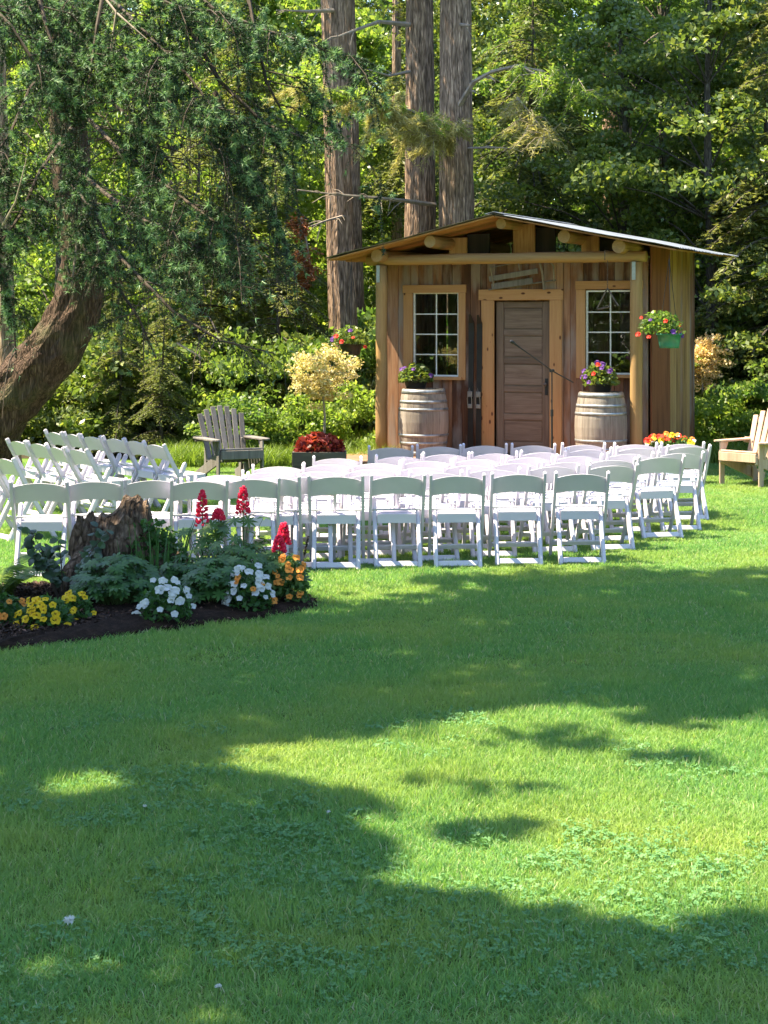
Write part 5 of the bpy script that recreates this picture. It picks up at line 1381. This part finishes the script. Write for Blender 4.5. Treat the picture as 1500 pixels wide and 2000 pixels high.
# ------------------------------------------------------------------ leaning spruce on the left
def build_spruce():
    D0 = 21.5
    ctl = [(-130, 985), (-60, 900), (0, 800), (55, 738), (110, 675), (148, 600), (163, 520), (152, 430), (138, 320), (130, 200), (126, 60), (126, -150), (130, -500)]
    P0 = W(ctl[0][0], ctl[0][1], D0); base = Vector((P0.x - .1, D0, 0))
    t = thing('spruce_tree', 'large spruce with leaning curved trunk and drooping dark branches at left', 'tree', base)
    pts = [W(a, b, D0) - base for a, b in ctl]; pts[0].z = 0
    rr = [.50, .44, .41, .385, .36, .33, .30, .28, .26, .24, .22, .18, .10]
    fine = []; fr = []
    for i in range(len(pts) - 1):
        p0, p1, p2, p3 = pts[max(0, i - 1)], pts[i], pts[i + 1], pts[min(len(pts) - 1, i + 2)]
        for k in range(6):
            f = k / 6; fine.append(.5 * ((2 * p1) + (p2 - p0) * f + (2 * p0 - 5 * p1 + 4 * p2 - p3) * f * f + (3 * p1 - p0 - 3 * p2 + p3) * f ** 3)); fr.append(rr[i] * (1 - f) + rr[i + 1] * f)
    m = MB(); m.tube(fine, [x * .9 for x in fr], 40, ridges=lambda a, i: .045 * math.sin(a * 9 + i * .35) + .035 * math.sin(a * 5 - i * .9) + .03 * random.uniform(-1, 1)); m.build('trunk', M['bark_spruce'], t)
    limbs = [
        [(120, -60, 20), (230, 10, 19), (310, 90, 18), (370, 150, 17.5), (425, 225, 17.3)],
        [(130, 60, 20.5), (240, 110, 19), (330, 200, 18), (420, 290, 17.6), (490, 345, 17.5)],
        [(300, -80, 19), (420, 20, 18.5), (520, 60, 18.2), (600, 85, 18), (675, 115, 18)],
        [(350, 20, 18.6), (430, 160, 18), (520, 245, 17.8), (600, 270, 17.6), (655, 272, 17.6)],
        [(140, 200, 20.8), (230, 290, 19), (320, 360, 18), (400, 420, 17.5), (475, 475, 17.3)],
        [(145, 330, 20.8), (260, 420, 19), (350, 465, 18.2), (430, 505, 17.8), (490, 560, 17.7)],
        [(420, 180, 18.5), (480, 300, 18.1), (520, 380, 17.9), (552, 460, 17.9), (578, 550, 17.9)],
        [(130, 100, 21), (60, 170, 20), (20, 260, 19.5), (-30, 330, 19)],
        [(140, 250, 21), (80, 330, 20), (40, 420, 19.5), (-10, 490, 19)],
        [(160, 420, 21), (250, 520, 20), (340, 610, 19.4), (430, 665, 19), (535, 690, 19)],
        [(160, 480, 21), (215, 540, 20.5), (270, 620, 20), (305, 700, 20)],
        [(60, -60, 19), (90, 50, 18.5), (112, 120, 18.3), (135, 190, 18.2)],
        [(210, -60, 19), (190, 50, 18.5), (176, 150, 18.3), (160, 230, 18.2)],
        [(-70, -40, 18), (20, 50, 17.6), (60, 110, 17.5), (95, 175, 17.5)],
        [(-70, 420, 20), (0, 520, 19.5), (25, 620, 19.5), (32, 700, 19.5)],
        [(470, -90, 19), (495, 50, 18.5), (520, 160, 18.3), (560, 235, 18.2)],
        [(230, -70, 18.6), (280, -15, 18.2), (350, 15, 18), (430, 25, 18)],
        [(145, 370, 21), (190, 420, 20.5), (215, 500, 20.2), (240, 560, 20)],
        [(130, -20, 20.5), (40, 10, 19.5), (-20, 60, 19)],
        [(135, 160, 20.6), (210, 190, 19.6), (280, 260, 19), (345, 330, 18.7)],
    ]
    lb = MB(); tw = MB(); NP = []; ND = []; TP = []; TD = []
    jobs = []
    for li, lm in enumerate(limbs):
        q = [W(a, b, d) - base for a, b, d in lm]; n = len(q)
        lb.tube(q, [.024 * (1 - .8 * i / (n - 1)) + .004 for i in range(n)], 6, jit=.1)
        jobs.append((q, li, .028))
        tot = sum((q[i + 1] - q[i]).length for i in range(n - 1))
        for j in range(int(tot * (3.0 if li in (2, 3, 6, 15, 9) else 4.6))):        # side branches that droop off the limb
            f = random.uniform(.1, .97) * (n - 1); k = min(n - 2, int(f)); p = q[k].lerp(q[k + 1], f - k); dv = (q[k + 1] - q[k]).normalized()
            sd = Vector((-dv.y, dv.x, 0)); sd = sd.normalized() if sd.length > .05 else Vector((0, 1, 0))
            L_ = random.uniform(.3, .85); h = (sd * random.choice((-1, 1)) * random.uniform(.5, 1) + dv * random.uniform(.2, .8)); h.z = 0; h = h.normalized()
            dr = random.uniform(.35, 1.1); sub = [p, p + h * L_ * .45 - Vector((0, 0, .10 * dr * L_)), p + h * L_ * .8 - Vector((0, 0, .42 * dr * L_)), p + h * L_ - Vector((0, 0, .85 * dr * L_))]
            lb.tube(sub, [.009, .007, .005, .003], 4, cap=False); jobs.append((sub, li, .046))
    gaps = [[(318, 235), (400, 248), (445, 330), (435, 395), (380, 405), (330, 350)], [(360, 105), (430, 85), (462, 130), (485, 212), (440, 228), (385, 165)], [(165, 180), (240, 190), (248, 300), (232, 410), (185, 390), (160, 260)],
            [(50, 200), (108, 220), (114, 345), (70, 335)], [(225, 540), (335, 560), (305, 650), (235, 630)], [(415, 530), (485, 560), (600, 640), (600, 700), (470, 640), (380, 640), (330, 730), (240, 800), (270, 690)], [(495, 100), (560, 120), (572, 222), (515, 205)],
            [(590, 295), (720, 280), (720, 800), (600, 800), (560, 600), (600, 480)], [(455, 385), (505, 430), (545, 560), (500, 560)], [(30, 480), (120, 470), (120, 600), (60, 680), (40, 560)], [(150, 720), (700, 720), (700, 900), (100, 900)], [(20, 70), (60, 90), (50, 150), (5, 140)], [(40, 640), (120, 560), (200, 540), (210, 900), (-80, 900), (-80, 720)], [(280, 640), (420, 600), (560, 640), (620, 760), (260, 800)]]
    def open_air(p):
        g = p + base; px = 750 + F * g.x / g.y; py = HOR - F * (g.z - H) / g.y
        px += 14 * math.sin(py * .05) + random.uniform(-10, 10); py += random.uniform(-10, 10)
        return any(inpoly(np.array([px]), np.array([py]), q_)[0] for q_ in gaps)
    for q, li, gap in jobs:
        n = len(q)
        seg = [(q[i + 1] - q[i]).length for i in range(n - 1)]; tot = sum(seg)
        for j in range(int(tot / gap)):
            s = random.uniform(.08, 1) * tot; k = 0
            while k < n - 2 and s > seg[k]: s -= seg[k]; k += 1
            p = q[k].lerp(q[k + 1], min(1, s / seg[k])); dv = (q[k + 1] - q[k]).normalized(); side = Vector((-dv.y, dv.x, 0)); side = side.normalized() if side.length > .05 else Vector((0, 1, 0))
            sgn = random.choice((-1, 1)); thin = open_air(p)
            if thin and random.random() < .88: continue
            if random.random() < (.2 if li in (2, 3, 15) else .27):      # hanging twig
                L_ = random.uniform(.2, .85) * (1.2 if li in (1, 3, 4, 5, 6, 9, 15) else .75); e1 = p + side * sgn * random.uniform(.02, .14) + dv * .05 - Vector((0, 0, .08)); e2 = e1 + Vector((random.uniform(-.10, .14), random.uniform(-.1, .1), -L_)); pl = [p, e1, (e1 + e2) / 2 + Vector((random.uniform(-.03, .03), 0, 0)), e2]; tip = random.random() < .25
                if open_air(e2): e2 = e1 + (e2 - e1) * .35; pl[2] = (e1 + e2) / 2; pl[3] = e2
                if random.random() < .12:   # bare, grey
                    tw.tube(pl, [.004, .004, .003, .002], 4, cap=False); continue
            else:                          # short side twig with a bright tip
                L_ = random.uniform(.10, .34); e = p + (side * sgn * random.uniform(.4, 1) + dv * random.uniform(.3, .9) + Vector((0, 0, random.uniform(-.45, .12)))).normalized() * L_; pl = [p, (p + e) / 2 + Vector((0, 0, .02)), e]; tip = random.random() < .85
            tw.tube(pl, [.0035] * (len(pl) - 1) + [.002], 3, cap=False)
            for a, b in zip(pl[:-1], pl[1:]):
                l = (b - a).length; k2 = max(1, int(l / .016)); d = np.array((b - a) / max(l, 1e-6))
                f = np.repeat(rng.uniform(0, 1, k2), 5)[:, None]; NP.append(np.array(a) * (1 - f) + np.array(b) * f)
                rd = rng.normal(size=(len(f), 3)); rd -= d * (rd @ d)[:, None]; ND.append(nrm(nrm(rd) + d * .6))
            if tip:
                e = pl[-1]; d = np.array((pl[-1] - pl[-2]).normalized()); k2 = 34
                rd = nrm(nrm(rng.normal(size=(k2, 3))) + d * .75); TP.append(np.repeat(np.array(e)[None], k2, 0)); TD.append(rd)
    def needles(P, Dv, L_, w):
        P = np.concatenate(P); Dv = np.concatenate(Dv)
        gx = P + np.array(base); px = 750 + F * gx[:, 0] / gx[:, 1]; py = HOR - F * (gx[:, 2] - H) / gx[:, 1]
        px = px + 14 * np.sin(py * .05) + rng.normal(size=len(P)) * 9; py = py + rng.normal(size=len(P)) * 9; air = np.zeros(len(P), bool)
        for q_ in gaps: air |= inpoly(px, py, q_)
        k_ = ~(air & (rng.uniform(size=len(P)) < .86)); P = P[k_]; Dv = Dv[k_]; n = len(P); b = nrm(np.cross(Dv, rng.normal(size=(n, 3)))) * w / 2
        V = np.empty((n, 3, 3)); l = (L_ * rng.uniform(.7, 1.2, n))[:, None]; V[:, 0] = P - b; V[:, 1] = P + b; V[:, 2] = P + Dv * l
        return V.reshape(-1, 3), np.arange(n * 3).reshape(n, 3)
    lb.build('limbs', M['twig_dark'], t); tw.build('twigs', M['twig_dark'], t)
    V, Q = needles(NP, ND, .036, .0098); me = fast_mesh('crown', V, Q); me.materials.append(M['lf_spruce']); obj('crown', me, None, t)
    V, Q = needles(TP, TD, .078, .010); me = fast_mesh('shoot_tips', V, Q); me.materials.append(M['lf_sprtip']); obj('shoot_tips', me, None, t)
    # bare grey branches
    for path in ([(200, -10, 18.4), (228, 25, 18.2), (262, 55, 18), (300, 88, 17.9)], [(228, 20, 18.2), (222, 60, 18.2), (216, 95, 18.2)], [(5, 440, 18.8), (30, 395, 18.6), (42, 350, 18.5), (52, 310, 18.5)], [(230, 165, 18.5), (250, 210, 18.4), (262, 270, 18.4)],
                 [(220, 285, 18.6), (268, 345, 18.5), (275, 420, 18.5)], [(298, 432, 18), (330, 455, 17.9), (352, 478, 17.9)], [(150, 470, 20), (140, 560, 19.8), (130, 520, 19.8)], [(192, 470, 20), (190, 530, 20), (165, 580, 20)], [(345, 670, 19), (380, 690, 19), (395, 700, 19)]):
        m = MB(); m.tube([W(*p_) - base for p_ in path], [.013, .011, .008, .004][:len(path)], 6); m.build('dead_branch', M['twig'], t)
    # upper crown, above the picture
    up = hemlock_meshes('spruce_upper', M['lf_spruce'], M['bark_spruce'], 6.5, .2, 2.3, 80)
    obj('upper_crown', up[0], None, t, (pts[-2].x, pts[-2].y, pts[-2].z - .3), scale=(.55, .55, 1))
build_spruce()

# ------------------------------------------------------------------ big maple left of the frame that shades the lawn
LIT = [[(420, 1500), (560, 1458), (690, 1452), (800, 1438), (850, 1404), (1000, 1392), (1130, 1390), (1270, 1412), (1340, 1432), (1420, 1412), (1560, 1390), (1700, 1600), (1600, 1795), (1350, 1812), (1220, 1815), (1120, 1790), (1010, 1784), (900, 1768), (730, 1738), (820, 1690), (640, 1640), (740, 1590), (560, 1548)],
       [(560, 1090), (820, 1085), (880, 1112), (800, 1125), (900, 1140), (760, 1150), (960, 1168), (820, 1182), (700, 1180), (720, 1205), (610, 1200), (540, 1150)],
       [(1170, 1000), (1340, 1020), (1700, 1015), (1700, 1062), (1520, 1070), (1420, 1098), (1300, 1085), (1180, 1108), (1080, 1090)], [(1300, 1108), (1420, 1100), (1480, 1116), (1380, 1126)], [(960, 1128), (1060, 1122), (1100, 1134), (1000, 1142)], [(1180, 1160), (1290, 1152), (1250, 1172)],
       [(1240, 1308), (1290, 1300), (1400, 1305), (1330, 1316)], [(50, 1556), (150, 1522), (290, 1525), (230, 1552), (100, 1570)], [(-40, 1362), (80, 1368), (20, 1380)], [(330, 1352), (410, 1346), (390, 1358)],
       [(1450, 1330), (1640, 1318), (1640, 1342), (1500, 1346)]]
DIM = [[(900, 1450), (1060, 1444), (1300, 1474), (1420, 1500), (1300, 1494), (1100, 1474), (960, 1464)], [(600, 1532), (800, 1524), (960, 1545), (1100, 1540), (940, 1560), (760, 1552)], [(760, 1630), (900, 1612), (1040, 1604), (1150, 1618), (1000, 1640), (860, 1655)]]
def build_maple():
    t = thing('maple_tree', 'big maple outside the left edge whose shadow dapples the lawn', 'tree', (-7.4, 11.9, 0))
    base = np.array([-7.4, 11.9, 0.0]); s = np.array(SUN)
    tb = MB(); tb.tube([(0, 0, 0), (.1, 0, 2), (.3, .1, 4.5), (.8, .1, 7), (1.4, .2, 10)], [.38, .3, .26, .2, .08], 14, jit=.05)
    C = 1850; PV_ = []; poly = [(-4.2, 2.8), (6.2, 2.8), (6.8, 14.4), (3.2, 14.5), (1.2, 14.3), (-.4, 14.1), (-1.2, 13.1), (-4.6, 13.2)]
    k = 0
    while k < C:
        gx, gy = rng.uniform(-4.6, 6.6), rng.uniform(2.8, 14.6)
        if not inpoly(np.array([gx]), np.array([gy]), poly)[0]: continue
        h = 7.2 + rng.uniform(0, 4.2); c = np.array([gx, gy, 0]) + s * (h / s[2]); k += 1
        per = 72; d = nrm(rng.normal(size=(per, 3))) * (rng.uniform(.05, 1, per) ** .5)[:, None]; PV_.append(c + d * np.array([.55, .55, .22]))
        if k % 12 == 0 and gy > 9.6 and not (590 < 750 + F * gx / gy < 1000 and gy > 12.4):
            e = Vector(c - base); j = Vector((.3 + .2 * rng.uniform(), .1, rng.uniform(4, 8))); tb.tube([j, (j + e) / 2 + Vector((0, 0, .3)), e], [.07, .04, .01], 6, cap=False)
    P = np.concatenate(PV_); g = P - s * (P[:, 2:3] / s[2])
    px = 750 + F * g[:, 0] / g[:, 1]; py = HOR + F * H / g[:, 1]
    py = py + (val_noise(g[:, 0], g[:, 1], 1.6, 21) - .5) * 34 + (val_noise(g[:, 0], g[:, 1], 6.5, 23) - .5) * 26
    px = px + (val_noise(g[:, 0], g[:, 1], 1.9, 22) - .5) * 90 + (val_noise(g[:, 0], g[:, 1], 5.5, 24) - .5) * 120 + rng.normal(size=len(P)) * 14; py = py + rng.normal(size=len(P)) * 5
    lit = np.zeros(len(P), bool)
    for q in LIT: lit |= inpoly(px, py, q)
    dim = np.zeros(len(P), bool)
    for q in DIM: dim |= inpoly(px, py, q)
    fleck = (val_noise(g[:, 0], g[:, 1], 3.1, 31) > .80) & (val_noise(g[:, 0], g[:, 1], .6, 32) > .45); lit |= fleck & (py < 1500) & (rng.uniform(size=len(P)) < .8)
    keep = ~lit | (dim & (rng.uniform(size=len(P)) < .22)); P = P[keep]
    V, Q = leaf_quads(P - base, .15, .12, .8, .5); me = fast_mesh('crown', V, Q); me.materials.append(M['lf_broad'])
    tb.build('trunk', M['bark_grey'], t, smooth=True); obj('crown', me, None, t)
build_maple()
